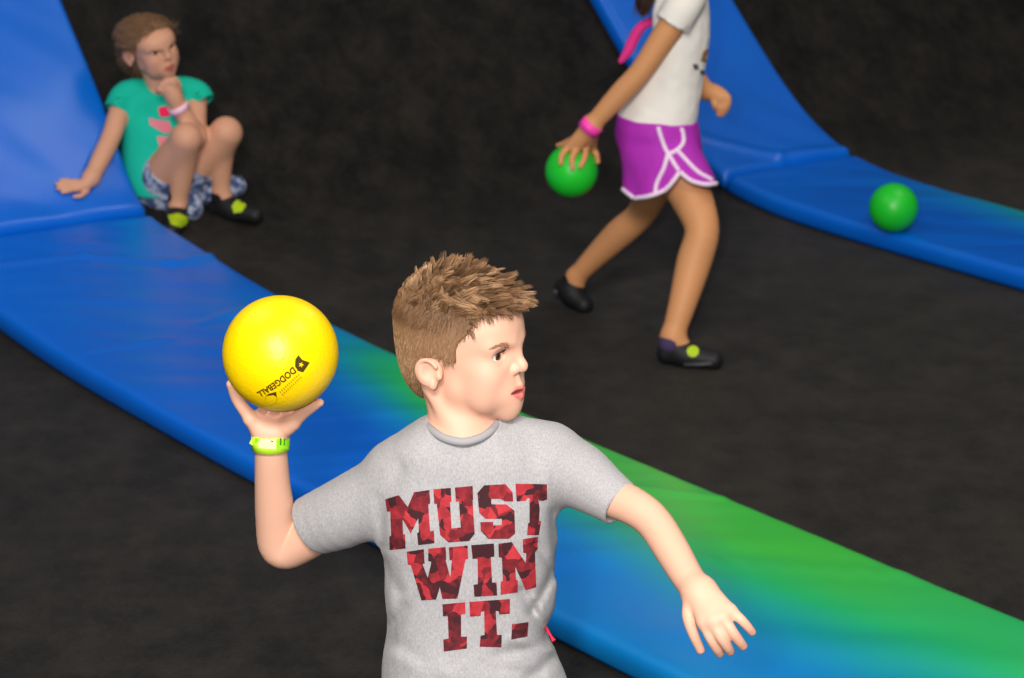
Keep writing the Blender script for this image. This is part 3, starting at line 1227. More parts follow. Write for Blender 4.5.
# left hand, back of the hand to the camera
palmL = []
for a, b_ in (((694, 594, -.265, 9), (704, 622, -.305, 7.0)), ((698, 593, -.266, 11), (713, 621, -.312, 7.2)), ((702, 591, -.266, 11), (722.5, 617, -.312, 7.0)), ((706, 589, -.264, 9), (730.5, 610.5, -.303, 6.4))):
    palmL += hand_chain(B, [a, b_], .014)
fL = []
tipsB = []
for pts in ([(704, 622, -.305, 6.6), (710.5, 637, -.314, 5.8), (716, 647, -.310, 5.3), (719.5, 653, -.302, 4.7)],
            [(713, 621, -.312, 6.7), (720.5, 636, -.322, 5.9), (726.5, 645.5, -.318, 5.4), (730, 651, -.310, 4.8)],
            [(722.5, 617, -.312, 6.4), (731.5, 630.5, -.322, 5.6), (738.5, 640, -.318, 5.1), (743, 646, -.311, 4.6)],
            [(730.5, 610.5, -.303, 5.8), (741, 619.5, -.312, 5.0), (747.5, 626.5, -.311, 4.6), (752, 632, -.306, 4.1)],
            [(691, 601, -.27, 8), (688.5, 616, -.285, 6.6), (693.5, 634, -.292, 5.4), (700.5, 650, -.288, 4.5)]):
    fL.append(Group(hand_chain(B, pts), k=.006))
    t = pts[-1]; tipsB.append((B(t[0], t[1] + 1, t[2] - .004), .006))
# legs (below the frame)
gz = boy.location.z
cx = pel[0]; cy = pel[1]
def leg_prims(hip, knee, ankle, heel, toe, rt=.058, rk=.043, ra=.029):
    hip, knee, ankle, heel, toe = map(np.asarray, (hip, knee, ankle, heel, toe))
    calf = knee + (ankle - knee) * .33 + nrm(heel - toe) * .008
    return chain([(hip, rt), (hip * .4 + knee * .6, rk * 1.12), (knee, rk), (calf, rk * 1.0), (ankle * .8 + calf * .2, ra * 1.08), (ankle, ra)], .02) + [cone(heel + V3(0, 0, .0), toe, .027, .02, .02), cone(ankle, heel * .7 + toe * .3, ra, .026, .02)]
legs = []
for s in (-1, 1):
    hip = V3(cx + s * .062, cy, pel[2] - .02); kn = V3(cx + s * .085, cy - .04 + s * .05, gz + .345); an = V3(cx + s * .095, cy + .04 + s * .08, gz + .075)
    legs.append(Group(leg_prims(hip, kn, an, V3(an[0], an[1] + .03, gz + .045), V3(an[0] + s * .02, an[1] - .13, gz + .04))))
bodyB = [Group(head_prims(.0028), HB), Group([ell(L2W((0, -.054, -.018), HB), (.052, .052, .055), .02)], k=.03), Group(neck, k=.02), Group([torsoB], k=.015), Group(armRB, k=.03), Group(armLB, k=.03), Group(palmR, k=.014), Group(palmL, k=.014)] + fR + fL + legs
me, V = sdf_mesh('body', bodyB, .0022)
set_col(me, skin_tint(V, lin(226, 175, 150), HB, lin(214, 118, 110), lin(236, 150, 132), .24, tipsB, lin(236, 150, 136)))
body = link('body', me, M['skin'], boy)
eyes(boy, HB, (.22, 1, -.06), lin(70, 44, 30))
face_hair(boy, HB, me)
tm, _ = sdf_mesh('teeth', [Group([ell((0, .0795, -.0490), (.0115, .0045, .0030), .0)], HB)], .0009)
link('teeth', tm, M['tooth'], boy)

# --- t-shirt ---------------------------------------------------------------
def seg_d(P, a, b):
    e = b - a; t = np.clip((P - a) @ e / (e @ e), 0, 1)
    return np.linalg.norm(P - a - t[:, None] * e, axis=1)

def vnoise(P, sc, seed):
    """cheap smooth noise: a few rotated sines"""
    r = np.random.default_rng(seed)
    o = np.zeros(len(P))
    for i in range(6):
        d = r.normal(size=3); d /= np.linalg.norm(d)
        d2 = r.normal(size=3); d2 /= np.linalg.norm(d2)
        o += np.sin(P @ (d * np.asarray(sc)) + 1.7 * np.sin(P @ (d2 * np.asarray(sc)) * .7 + r.uniform(0, 6)) + r.uniform(0, 6))
    return o / 6

def front(px, py, fig=B, r=.086):
    return fig(px, py, -r)

grooves = [((548, 462), (558, 560), .005, .007), ((522, 592), (551, 634), .008, .010), ((554, 572), (532, 612), .005, .008), ((536, 545), (556, 575), .004, .008),
           ((380, 552), (398, 590), .003, .010), ((384, 545), (378, 500), .004, .010), ((392, 640), (430, 668), .003, .012), ((500, 655), (560, 640), .004, .010), ((556, 655), (530, 678), .005, .010), ((404, 610), (388, 640), .004, .012), ((400, 470), (372, 530), .003, .012), ((560, 445), (545, 500), .003, .010), ((575, 470), (560, 505), .003, .009), ((420, 600), (392, 625), .003, .012), ((500, 668), (540, 676), .003, .010)]
ridges = [((535, 600), (545, 625), .005, .009), ((512, 640), (552, 650), .004, .010), ((396, 655), (450, 676), .003, .014), ((560, 500), (566, 540), .003, .010)]
def shirt_disp(P):
    o = .0017 * vnoise(P, (70, 70, 45), 3) + .0006 * vnoise(P, (180, 180, 120), 4)
    fr = np.clip((4.24 - P[:, 1]) / .05, 0, 1)
    pj = P - CAM; z = pj @ FV
    X = np.stack([512 + FPX * (pj @ RV) / z, 339 - FPX * (pj @ UV_) / z], 1)
    for (a, b_, am, wd) in grooves:
        o -= am * np.exp(-(seg_d(X, np.array(a, float), np.array(b_, float)) / (wd * 650)) ** 2) * fr
    for (a, b_, am, wd) in ridges:
        o += am * np.exp(-(seg_d(X, np.array(a, float), np.array(b_, float)) / (wd * 650)) ** 2) * fr
    return o

def sleeve(pts, end_n_from, inner, k=.02, wall=.0035):
    """round-cone sleeve, cut square at its end and hollowed"""
    g = chain(pts, k)
    e = pts[-1][0]; n_ = nrm(e - end_n_from)
    g.append(half(n_, n_ @ e, .003))
    g.append(cone(e + n_ * .02, e - n_ * .03, pts[-1][1] - wall, pts[-1][1] - wall - .004, .002, 's'))
    return g

slR = sleeve([PR(404, 477, .01, 34), PR(352, 509, .045, 35.5), PR(312, 525.5, .076, 30.5)], B(355, 502, .045), None)
slL = sleeve([PR(548, 464, .01, 38), PR(577, 475, -.025, 33.5), PR(600, 490, -.06, 27.5), PR(621, 504.5, -.085, 23.5)], B(590, 480, -.045), None)
trap = [cone(B(440, 436, .005), B(392, 466, .015), .030, .036, .02), cone(B(486, 430, .005), B(548, 452, .015), .034, .044, .02)]
torsoS = loft(secs(B, boy_rows), RV, V3(0, 0, 1), e=2.25)
hole = [cone(B(462, 400, .005), B(462, 437, -.004), .052, .0505, .006, 's')]
gs = [Group([torsoS] + trap, k=.02, disp=shirt_disp), Group(slR, k=.022), Group(slL, k=.022)]
neckcut = cone(B(463, 350, .01), B(463, 415, -.012), .052, .054, .0)
def shirt_post(d, P):
    d = smax(d, -neckcut.f(P), .004)
    hem = P[:, 2] - (pel[2] + .012)
    d = np.maximum(d, -hem)
    return d - .0004 * np.sin(P[:, 2] * 300) * (np.abs(hem) < .0)
me, V = sdf_mesh('t_shirt', gs, .0026, shirt_post)
shirt = link('t_shirt', me, M['grey'], boy)
shirt['label'] = 'heather grey short-sleeved t-shirt'
bvS = bvh_of(me)
# ribbed collar
cp = [(427, 423, .002), (431, 429.5, -.030), (444, 438, -.057), (463, 442, -.068), (481, 437.5, -.058), (494, 428, -.032), (499, 418, .0), (495, 411, .026), (480, 407, .046), (462, 408, .054), (443, 412, .045), (431, 417, .025)]
cpw = np.array([B(*p) for p in cp])
cpw = np.array([catmull(np.arange(len(cp) + 3), np.concatenate([cpw, cpw[:3]])[:, a], 6)[1] for a in range(3)]).T[6:6 + 6 * len(cp)]
link('collar', tube_mesh('collar', cpw, .0066, 10, True), M['collar'], shirt)

# printed words, traced letter by letter and laid on the cloth
def tr(pts, ox, oy, sc): return [(ox + x / sc, oy + y / sc) for x, y in pts]
M1 = tr([(37, 198), (130, 170), (190, 250), (232, 150), (335, 135), (342, 225), (328, 232), (340, 415), (365, 410), (370, 495), (260, 508), (252, 428), (265, 420), (260, 325), (210, 430), (155, 335), (158, 435), (172, 435), (175, 530), (68, 542), (66, 450), (78, 445), (72, 280), (50, 282)], 380, 470, 6.78)
U1 = tr([(362, 130), (480, 120), (485, 212), (475, 218), (485, 395), (548, 388), (535, 212), (515, 215), (508, 118), (628, 107), (632, 200), (628, 203), (642, 430), (605, 480), (465, 490), (408, 440), (385, 228), (368, 228)], 380, 470, 6.78)
S1 = tr([(50, 155), (95, 103), (240, 95), (287, 150), (292, 212), (238, 212), (205, 195), (143, 195), (145, 232), (245, 232), (300, 275), (305, 430), (262, 465), (125, 467), (72, 410), (70, 352), (155, 350), (158, 375), (215, 372), (215, 330), (105, 330), (62, 290)], 470, 470, 6.78)
T1 = tr([(307, 92), (522, 95), (522, 195), (495, 208), (465, 205), (458, 190), (470, 260), (465, 345), (480, 345), (465, 440), (385, 440), (392, 360), (402, 355), (402, 190), (385, 190), (380, 207), (315, 212)], 470, 470, 6.78)
W1 = tr([(38, 65), (135, 50), (140, 130), (128, 135), (158, 212), (178, 122), (160, 117), (160, 48), (258, 38), (262, 110), (258, 114), (285, 210), (293, 114), (280, 112), (276, 40), (382, 30), (385, 105), (370, 110), (325, 330), (240, 332), (225, 265), (205, 335), (122, 340), (62, 140), (45, 138)], 400, 540, 5.65)
I1 = tr([(402, 28), (530, 18), (533, 92), (512, 95), (520, 240), (545, 238), (548, 312), (420, 320), (415, 252), (440, 248), (438, 105), (410, 105)], 400, 540, 5.65)
N1 = tr([(555, 20), (630, 10), (710, 130), (712, 75), (695, 70), (692, -5), (778, -20), (775, 50), (760, 70), (768, 265), (710, 282), (650, 150), (655, 222), (665, 228), (662, 295), (568, 308), (568, 235), (580, 230), (575, 100), (558, 95)], 400, 540, 5.65)
I2 = tr([(240, 362), (368, 350), (370, 415), (345, 420), (345, 545), (378, 545), (378, 612), (248, 630), (245, 562), (275, 555), (270, 430), (243, 430)], 400, 540, 5.65)
T2 = tr([(392, 348), (620, 332), (620, 415), (560, 420), (555, 400), (540, 400), (548, 535), (575, 535), (572, 605), (450, 602), (455, 540), (478, 535), (475, 400), (458, 405), (455, 428), (395, 432)], 400, 540, 5.65)
D1 = tr([(632, 475), (725, 462), (718, 545), (628, 562)], 400, 540, 5.65)
sh = cam_shooter(bvS)
for w_ in ((M1, U1, S1, T1), (W1, I1, N1), (I2, T2, D1)):
    dc = decal('printed_word', w_, sh, M['print'], shirt, 2.2, .0009)
    dc['label'] = 'block lettering in a red and black pattern'
# drawstring ends at the hip
dcw = [B(546, 628, -.02), B(549, 633, -.03), B(551.5, 637, -.035), B(554, 641, -.04)]
link('drawstring', tube_mesh('drawstring', dcw, [.0035, .0022, .0022, .004], 8), M['redcord'], boy)
# shorts, socks and shoes below the frame edge
sg = [loft([(V3(cx, cy, pel[2] + .06), .125, .088), (V3(cx, cy, pel[2] - .02), .130, .092), (V3(cx, cy, pel[2] - .07), .128, .09)], RV, V3(0, 0, 1))]
for s in (-1, 1):
    a = V3(cx + s * .066, cy, pel[2] - .05); b_ = V3(cx + s * .082, cy - .03 + s * .04, gz + .36)
    n_ = nrm(b_ - a)
    sg2 = [cone(a, b_ + n_ * .03, .066, .07, .02), half(n_, n_ @ b_, .003)]
    sg.append(sg2)
me, V = sdf_mesh('shorts', [Group([sg[0]]), Group(sg[1], k=.02), Group(sg[2], k=.02)], .005)
link('shorts', me, M['darkshorts'], boy)
for s in (-1, 1):
    an = V3(cx + s * .095, cy + .04 + s * .08, gz + .075)
    me, V = sdf_mesh('shoe', [Group(shoe_group((an[0], an[1] + .045, gz + .004), (an[0] + s * .02, an[1] - .145, gz + .004), an + V3(0, 0, .0), (0, 0, 1), .036, .034))], .004, lambda d, P: np.maximum(d, gz + .002 - P[:, 2]))
    link('shoe', me, M['blackcloth'], boy)
# lime wristband
wa = nrm(B(271, 432, .042) - B(271.5, 450, .042))
c_ = B(270.5, 441, .0425)
bw = link('wristband', band_mesh('wristband', c_, wa, B.r(271, 441, .042, 19.2), .0252, .0012, 64, 1.0, RV), M['lime'], boy)
bw['label'] = 'lime green paper wristband'
bvW = bvh_of(bw.data)
shw = cam_shooter(bvW)
decal('pale_patch', [[(261, 434.5), (276, 435.4), (276, 449), (259, 448), (258, 443), (262, 437)]], shw, M['limepale'], bw, 2, .0005)
for q in ([(276.5, 435.4), (288.5, 436.5), (288.3, 449), (276.5, 449)], [(255, 433.8), (259, 434), (262, 437), (258, 442), (255.2, 443)]):
    decal('printed_patch', [q], shw, M['limedark'], bw, 2, .0006)
for q in ([(279.5, 438), (281.2, 438.2), (281, 445), (279.3, 445)], [(283.5, 438.5), (285.4, 438.8), (284.2, 441), (284.4, 445), (283, 445)], [(270.5, 440), (273, 440.5), (273, 442), (271, 441.5)], [(260, 436), (262, 436.5), (261.5, 438), (260, 437.6)]):
    decal('ink_mark', [q], shw, M['limeink'], bw, 1.5, .0012)
tl = [B(254.5, 434, .04), B(253.3, 438, .036), B(250.8, 443.2, .034), B(254, 445.5, .03)]
link('loose_end', tube_mesh('loose_end', tl, [.0018, .002, .0028, .0015], 8), M['lime'], bw)

# --- hair ------------------------------------------------------------------
HAIRPOLY = [(.076, .066), (.058, .064), (.046, .052), (.036, .036), (.024, .026), (.018, .012), (.0165, -.006), (.0, -.0075), (-.008, -.002), (-.020, -.001), (-.034, -.004), (-.046, -.018), (-.048, -.03), (-.054, -.055), (-.07, -.074), (-.14, -.074), (-.14, .16), (.12, .16), (.10, .07)]
def cap_group(frame, t_side, poly, top=.004):
    return Group([ell((0, -.015, .034), (.0725 + t_side, .0985 + t_side, .0765 + t_side + top), .0), ell((0, .022, -.022), (.056 + t_side, .058 + t_side * .6, .062), .03), ell((0, -.054, -.018), (.052 + t_side, .052 + t_side, .055 + t_side), .03),
                  Pm(lambda P: sd_poly2(P[:, 1:], poly) , [1e9] * 3, [-1e9] * 3, 'i', .0015)], frame)
me, V = sdf_mesh('hair', [cap_group(HB, .0048, HAIRPOLY, .006)], .0025)
hair = link('hair', me, M['boycap'], boy)
hair['label'] = 'short light brown hair, spiked on top and clipped at the sides'
Nn = normals(me)
Q = to_local(V, HB)
QN = Nn @ HA.T
ok = (sd_poly2(Q[:, 1:], HAIRPOLY) < -.001) & (np.linalg.norm((Q - V3(0, -.012, .03)) , axis=1) > .05)
idx = np.nonzero(ok)[0]
top = idx[Q[idx, 2] + .10 * Q[idx, 1] > .066]
side = idx[Q[idx, 2] + .12 * Q[idx, 1] < .086]
L, W, SHD = [], [], []
def grow(p, d0, d1, ln, n=6):
    pts = [p]
    for i in range(1, n):
        t = i / (n - 1)
        pts.append(pts[-1] + nrm(d0 * (1 - t) + d1 * t) * ln / (n - 1))
    return np.array(pts)
for i in rng.choice(side, 8000):
    q, nq = Q[i], QN[i]
    t = ss(.03, .085, q[2])
    d = V3(0, -.35 + .25 * (q[1] > .01), -1) + V3(*rng.normal(0, .12, 3))
    d = nrm(d - nq * (d @ nq))
    ln = (.011 + .008 * t) * rng.uniform(.7, 1.2)
    L.append(grow(q - nq * .001, nrm(d + nq * (.22 + .3 * t)), nrm(d + nq * .04), ln, 4)); W.append(.00058); SHD.append(.50 - .42 * ss(.020, .062, q[2]) - .2 * ss(-.02, -.06, q[2]))  # upper side strands darkened, painting in the top hair's shadow; clipped part paler
clump = rng.choice(top, 300)
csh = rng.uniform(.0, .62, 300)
CQ = Q[clump]
def topdir(q, nq, j):
    f = ss(-.07, .03, q[1])
    d0 = nq * (.75 - .25 * f) + V3(0, .35 + .75 * f, .35 * (1 - f)) + j
    d1 = V3(0, .55 + .75 * f, .55 - .55 * f) + nq * .30 + j * 1.4
    if q[1] < -.07:
        d0 = nq * .45 + V3(0, .15, .8) + j; d1 = V3(0, .35, .6) + nq * .2 + j
    return nrm(d0), nrm(d1)
cj = rng.normal(0, .26, (len(clump), 3))
ctip = []
cl_len = []
for k_, i in enumerate(clump):
    q, nq = Q[i], QN[i]
    d0, d1 = topdir(q, nq, cj[k_])
    ln = .0285 * rng.uniform(.7, 1.2) * (1 + .28 * ss(.025, .07, q[1])) * (1 - .45 * ss(-.03, -.075, q[1])) * (1 - .3 * ss(.05, .068, abs(q[0])))
    cl_len.append(ln)
    ctip.append(grow(q, d0, d1, ln, 7))
for i in rng.choice(top, 7500):
    q, nq = Q[i], QN[i]
    k_ = int(np.argmin(((CQ - q) ** 2).sum(1)))
    d0, d1 = topdir(q, nq, cj[k_] + rng.normal(0, .07, 3))
    own = grow(q - nq * .001, d0, d1, cl_len[k_] * rng.uniform(.65, 1.08), 7)
    c = ctip[k_]
    t = np.linspace(0, 1, 7)[:, None] ** 1.2 * .68
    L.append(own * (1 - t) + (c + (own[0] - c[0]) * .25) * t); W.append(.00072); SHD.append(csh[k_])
front_ = idx[(Q[idx, 2] < .082) & (Q[idx, 1] > .034) & (Q[idx, 2] > .04)]
for c_ in rng.choice(front_, 46):
    j_ = rng.normal(0, .22, 3)
    near_ = front_[np.linalg.norm(Q[front_] - Q[c_], axis=1) < .007]
    ln = rng.uniform(.016, .028)
    for i in rng.choice(near_, 16):
        q, nq = Q[i], QN[i]
        sx = np.sign(q[0])
        own = grow(q - nq * .001, nrm(nq * .7 + V3(0, .7, .0) + j_), nrm(V3(sx * .1, .55, -.85) + nq * .12 + j_), ln * rng.uniform(.75, 1.1), 7)
        t = np.linspace(0, 1, 7)[:, None]
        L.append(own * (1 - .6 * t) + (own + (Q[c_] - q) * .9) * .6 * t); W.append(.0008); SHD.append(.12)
L = [to_world(l, HB) for l in L]
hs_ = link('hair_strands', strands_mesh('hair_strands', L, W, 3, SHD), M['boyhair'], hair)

# the yellow ball in his hand
ybm = sphere_mesh('dodgeball', (0, 0, 0), BR - .0008)
yb = link('dodgeball', ybm, M['yellow'])
yb.location = BC
tag(yb, 'yellow dodgeball held up in the hand of the boy', 'ball')
bpy.context.view_layer.update()
def ball_shoot(x, y):
    r = nrm(ray(x, y)); oc = CAM - BC
    b_ = oc @ r; c2 = oc @ oc - (BR - .0008) ** 2
    h = b_ * b_ - c2
    if h < 0: return None
    p = CAM + r * (-b_ - math.sqrt(h))
    return p, (p - BC) / BR
def text_polys(s, size):
    cu = bpy.data.curves.new('lettering', 'FONT'); cu.body = s; cu.size = size; cu.resolution_u = 3; cu.offset = .03
    o = bpy.data.objects.new('lettering', cu); COL.objects.link(o)
    dg = bpy.context.evaluated_depsgraph_get()
    dg.update()
    m_ = bpy.data.meshes.new_from_object(o.evaluated_get(dg))
    bpy.data.objects.remove(o)
    return m_
tmesh = text_polys('DODGEBALL', 1.0)
xs = [v.co.x for v in tmesh.vertices]; ys = [v.co.y for v in tmesh.vertices]
x0, x1, y0, y1 = min(xs), max(xs), min(ys), max(ys)
bm = bmesh.new(); bm.from_mesh(tmesh)
bmesh.ops.triangulate(bm, faces=bm.faces[:])
for v in bm.verts:
    a = (v.co.x - x0) / (x1 - x0); b_ = (v.co.y - y0) / (y1 - y0)
    # reads upside down: starts at the emblem (upper right) and runs down-left along a shallow arc
    bx = 292.5 + (256.5 - 292.5) * a; by = 366.2 + (392.2 - 366.2) * a + 1.6 * math.sin(math.pi * a)
    t = nrm(V3(-36, 26, 0)); nn = V3(t[1], -t[0], 0)
    hgt = 7.2 - 1.0 * a
    v.co = Vector((bx + nn[0] * hgt * b_ * 1.0, by + nn[1] * hgt * b_, 0))
for v in bm.verts:
    p, no = ball_shoot(v.co.x, v.co.y); v.co = Vector(p + no * .0008)
me = bpy.data.meshes.new('lettering'); bm.to_mesh(me); bm.free()
lt = link('lettering', me, M['ink'], yb); lt['label'] = 'black printed lettering, upside down'
emb = [[(295.3, 359.2), (298.2, 355.0), (302.2, 359.8), (309.5, 362.4), (306.2, 367.5), (302.8, 372.2), (297.6, 370.6), (294.8, 366.2)]]
star = []
for i in range(10):
    a = math.radians(36 * i - 70); r_ = 3.0 if i % 2 == 0 else 1.2
    star.append((300.9 + r_ * math.cos(a), 364.6 + r_ * math.sin(a)))
decal('emblem', emb, ball_shoot, M['ink'], yb, 2, .0008)
decal('emblem_star', [star], ball_shoot, M['yellow'], yb, 2, .0013)
fl = []
for i in range(11):
    a = i / 10
    px, py = 298 + (280 - 298) * a, 373.5 + (390.5 - 373.5) * a
    for q in (0, 1):
        t = nrm(V3(-18, 17, 0)); nn = V3(-t[1], t[0], 0)
        x_, y_ = px - nn[0] * 3.4 * q, py - nn[1] * 3.4 * q
        fl.append([(x_, y_), (x_ + t[0] * 1.1, y_ + t[1] * 1.1), (x_ + t[0] * 1.1 - nn[0] * 2.1, y_ + t[1] * 1.1 - nn[1] * 2.1), (x_ - nn[0] * 2.1, y_ - nn[1] * 2.1)])
decal('small_lettering', fl, ball_shoot, M['inkfaint'], yb, 2, .0008)
decal('arrow_mark', [[(265.4, 395.8), (269, 393.4), (276.2, 391.4), (276.8, 396.8), (273.4, 394.6), (269.5, 395.2)]], ball_shoot, M['ink'], yb, 2, .0008)
ring = [BC + 0 * RV]
rp_ = []
for i in range(40):
    a = 2 * math.pi * i / 40
    p, no = ball_shoot(271.2 + 5.9 * math.cos(a), 399.0 + 5.2 * math.sin(a)); rp_.append(p + no * .0003)
link('circle_mark', tube_mesh('circle_mark', rp_, .00035, 6, True), M['inkfaint'], yb)

# ----------------------------------------------------------------------------
# the girl sitting at the foot of the ramp, chin on her hand
# ----------------------------------------------------------------------------
S = Fig(9.36)
SR = lambda px, py, dy, rp: (S(px, py, dy), S.r(px, py, dy, rp))
sp0 = S(165, 205, .0)
girl = empty('person', (sp0[0], 9.33, ground(bvM, sp0[0], 9.33)))
tag(girl, 'girl in a teal t-shirt sitting at the foot of the ramp, chin on hand', 'person')
gf = V3(math.sin(math.radians(40)), -math.cos(math.radians(40)), -.10)
GA = frame_axes(gf, (0, 0, 1), .27)
GS = 1.03
GO = S(163.5, 49.5, -.03) - GS * (V3(0, .072, 0) @ GA)
GB = (GO, GA, GS, (.68, 1.16))
g_rows = [(86, 161, 20, .045, .075), (94, 161, 34, .062, .07), (105, 160, 38, .072, .06), (125, 158, 36, .078, .045), (150, 156, 34, .080, .03), (175, 158, 34, .086, .015), (190, 162, 33, .088, .01)]
torsoG = loft(secs(S, g_rows, .008), (1, .12, 0), (0, -.12, 1))
neckG = [cone(L2W((0, -.030, -.045), GB), S(160, 88, .07), .040, .042, .02)]
sR, eR, wR = SR(124, 98, .055, 11), SR(111, 137, -.06, 10), SR(91, 178, -.195, 8)
armG = chain([sR, (sR[0] * .5 + eR[0] * .5, S.r(115, 120, 0, 10.5)), eR, SR(101, 158, -.13, 9.6), wR], .01)
hand_p, hand_n = hit(bvA2, 77, 190)
def onpad(px, py, lift): 
    h = hit(bvA2, px, py)
    return h[0] + h[1] * lift
handG = [Group(chain([wR, (onpad(84, 188, .018), .019), (onpad(76, 190, .013), .015)], .01) + chain([wR, (onpad(82, 186, .016), .016), (onpad(74, 185, .012), .014)], .01), k=.015)]
for a, b_, c in (((75, 191), (67, 193), (62, 193.5)), ((73, 189), (63, 190), (57, 189.5)), ((73, 186.5), (62, 186), (56, 185)), ((74, 184.5), (65, 182.5), (60, 181.5)), ((86, 193), (80, 198), (74, 198))):
    handG.append(Group(chain([(onpad(*a, .012), .0085), (onpad(*b_, .013), .0078), (onpad(*c, .007), .0062)], .004), k=.006))
sL, eL, wL = SR(196, 97, .085, 11), SR(196, 137, -.06, 10), SR(179, 108, -.085, 8)
armG2 = chain([sL, eL], .01) + chain([eL, SR(188, 122, -.075, 9.2), wL], .012)
fist = [Group(chain([wL, SR(174, 97, -.095, 9), SR(170, 88, -.095, 9.5)], .01), k=.012)]
for a, b_, c in (((176, 90), (172, 81), (165, 82)), ((172, 90), (167, 82), (161, 84)), ((168, 91), (163, 85), (159, 88)), ((166, 93), (160, 89), (158, 92))):
    fist.append(Group(hand_chain(S, [(a[0], a[1], -.10, 4), (b_[0], b_[1], -.115, 3.6), (c[0], c[1], -.10, 3)]), k=.004))
fist.append(Group(hand_chain(S, [(177, 95, -.09, 4), (178, 86, -.085, 3.6), (175, 79, -.085, 3)]), k=.006))
hipRG, hipLG = SR(152, 190, .02, 20), SR(178, 188, .05, 20)
knR, knL = SR(186, 139, -.13, 15), SR(226, 133, -.02, 15.5)
anR, anL = SR(178, 203, -.07, 8.5), SR(221, 192, .02, 8.5)
legG = [Group([ell(S(165, 190, .03), (.115, .09, .075), .02)] + chain([hipRG, (hipRG[0] * .5 + knR[0] * .5, S.r(170, 160, 0, 18)), knR], .02) + chain([knR, (knR[0] * .62 + anR[0] * .38 + V3(0, .012, 0), S.r(180, 160, 0, 13)), anR], .015), k=.02),
        Group(chain([hipLG, (hipLG[0] * .5 + knL[0] * .5, S.r(200, 160, 0, 18)), knL], .02) + chain([knL, (knL[0] * .62 + anL[0] * .38 + V3(-.012, .012, 0), S.r(220, 160, 0, 13)), anL], .015), k=.02)]
zR = ground(bvM, S(178, 226, -.14)[0], 9.21); zL = ground(bvM, S(240, 214, .02)[0], 9.36)
hR_ = np.array([anR[0][0], anR[0][1] + .03, zR + .03]); tR_ = np.array([anR[0][0] - .005, anR[0][1] - .13, zR + .02])
hL_ = np.array([anL[0][0] - .02, anL[0][1] + .01, zL + .03]); tL_ = np.array([anL[0][0] + .105, anL[0][1] - .055, zL + .02])
for (an_, h_, t_) in ((anR, hR_, tR_), (anL, hL_, tL_)):
    legG.append(Group([cone(an_[0], h_ * .6 + t_ * .4, an_[1], .026, .02), cone(h_, t_, .025, .02, .02)], k=.02))
bodyG = [Group(head_prims(.0012), GB), Group([ell(L2W((0, -.050, -.018), GB), (.052, .052, .055), .02)], k=.03), Group(neckG, k=.02), Group([torsoG]), Group(armG, k=.025), Group(armG2, k=.025)] + legG + handG + fist
me, V = sdf_mesh('body', bodyG, .0042)
set_col(me, skin_tint(V, lin(212, 156, 126), GB, lin(178, 96, 90), lin(208, 124, 106), .25))
link('body', me, M['skin'], girl)
eyes(girl, GB, (-.15, 1, -.05), lin(52, 34, 26), .0118, 1.5)
face_hair(girl, GB, me)
# shirt with cap sleeves
def shirt2_disp(fig, seed):
    return lambda P: .0022 * vnoise(P, (45, 45, 30), seed) + .001 * vnoise(P, (110, 110, 80), seed + 1)
slGR = sleeve([SR(134, 92, .06, 13), SR(124, 97, .052, 14), SR(117, 111, .018, 13.5)], S(126, 94, .05), None)
slGL = sleeve([SR(186, 90, .085, 13), SR(197, 94, .08, 13.5), SR(203, 103, .06, 13)], S(194, 90, .08), None)
trapG = [cone(S(147, 86, .07), S(130, 92, .06), .026, .030, .02), cone(S(172, 84, .075), S(190, 90, .08), .026, .030, .02)]
cutG = cone(S(160, 62, .06), S(161, 83, .05), .045, .043, .0)
me, V = sdf_mesh('t_shirt', [Group([loft(secs(S, g_rows), (1, .12, 0), (0, -.12, 1), e=2.2)] + trapG, k=.015, disp=shirt2_disp(S, 11)), Group(slGR, k=.02), Group(slGL, k=.02)], .0042,
                 lambda d, P: smax(d, -cutG.f(P), .004))
ts = link('t_shirt', me, M['teal'], girl); ts['label'] = 'teal short-sleeved t-shirt'
shg = cam_shooter(bvh_of(me))
for nme, poly, mt_ in (('printed_shape', [(158, 108), (166, 106), (172, 112), (168, 117), (160, 117)], 'hotprint'),
                       ('printed_shape', [(149, 118), (158, 120), (169, 121), (173, 131), (165, 134), (157, 129), (150, 125)], 'pinkprint'),
                       ('printed_shape', [(157, 136), (168, 137), (170, 145), (159, 147)], 'pinkprint')):
    decal(nme, [poly], shg, M[mt_], ts, 3, .002)
# patterned shorts
me, V = sdf_mesh('shorts', [Group([ell(S(164, 191, .03), (.126, .10, .082), .02)]),
                            Group([cone(hipRG[0], hipRG[0] * .42 + knR[0] * .58, .078, .066, .01), half(nrm(knR[0] - hipRG[0]), nrm(knR[0] - hipRG[0]) @ (hipRG[0] * .58 + knR[0] * .42), .004)], k=.02),
                            Group([cone(hipLG[0], hipLG[0] * .42 + knL[0] * .58, .078, .068, .01), half(nrm(knL[0] - hipLG[0]), nrm(knL[0] - hipLG[0]) @ (hipLG[0] * .55 + knL[0] * .45), .004)], k=.02),
                            Group([cone(S(172, 190, .0), S(190, 208, -.03), .07, .045, .01)], k=.02), Group([cone(S(205, 190, .05), S(236, 186, .06), .05, .035, .01)], k=.02)], .005,
                 lambda d, P: np.maximum(d, -(P[:, 2] - .16)))
sh_ = link('shorts', me, M['plaid'], girl); sh_['label'] = 'blue and white patterned shorts'
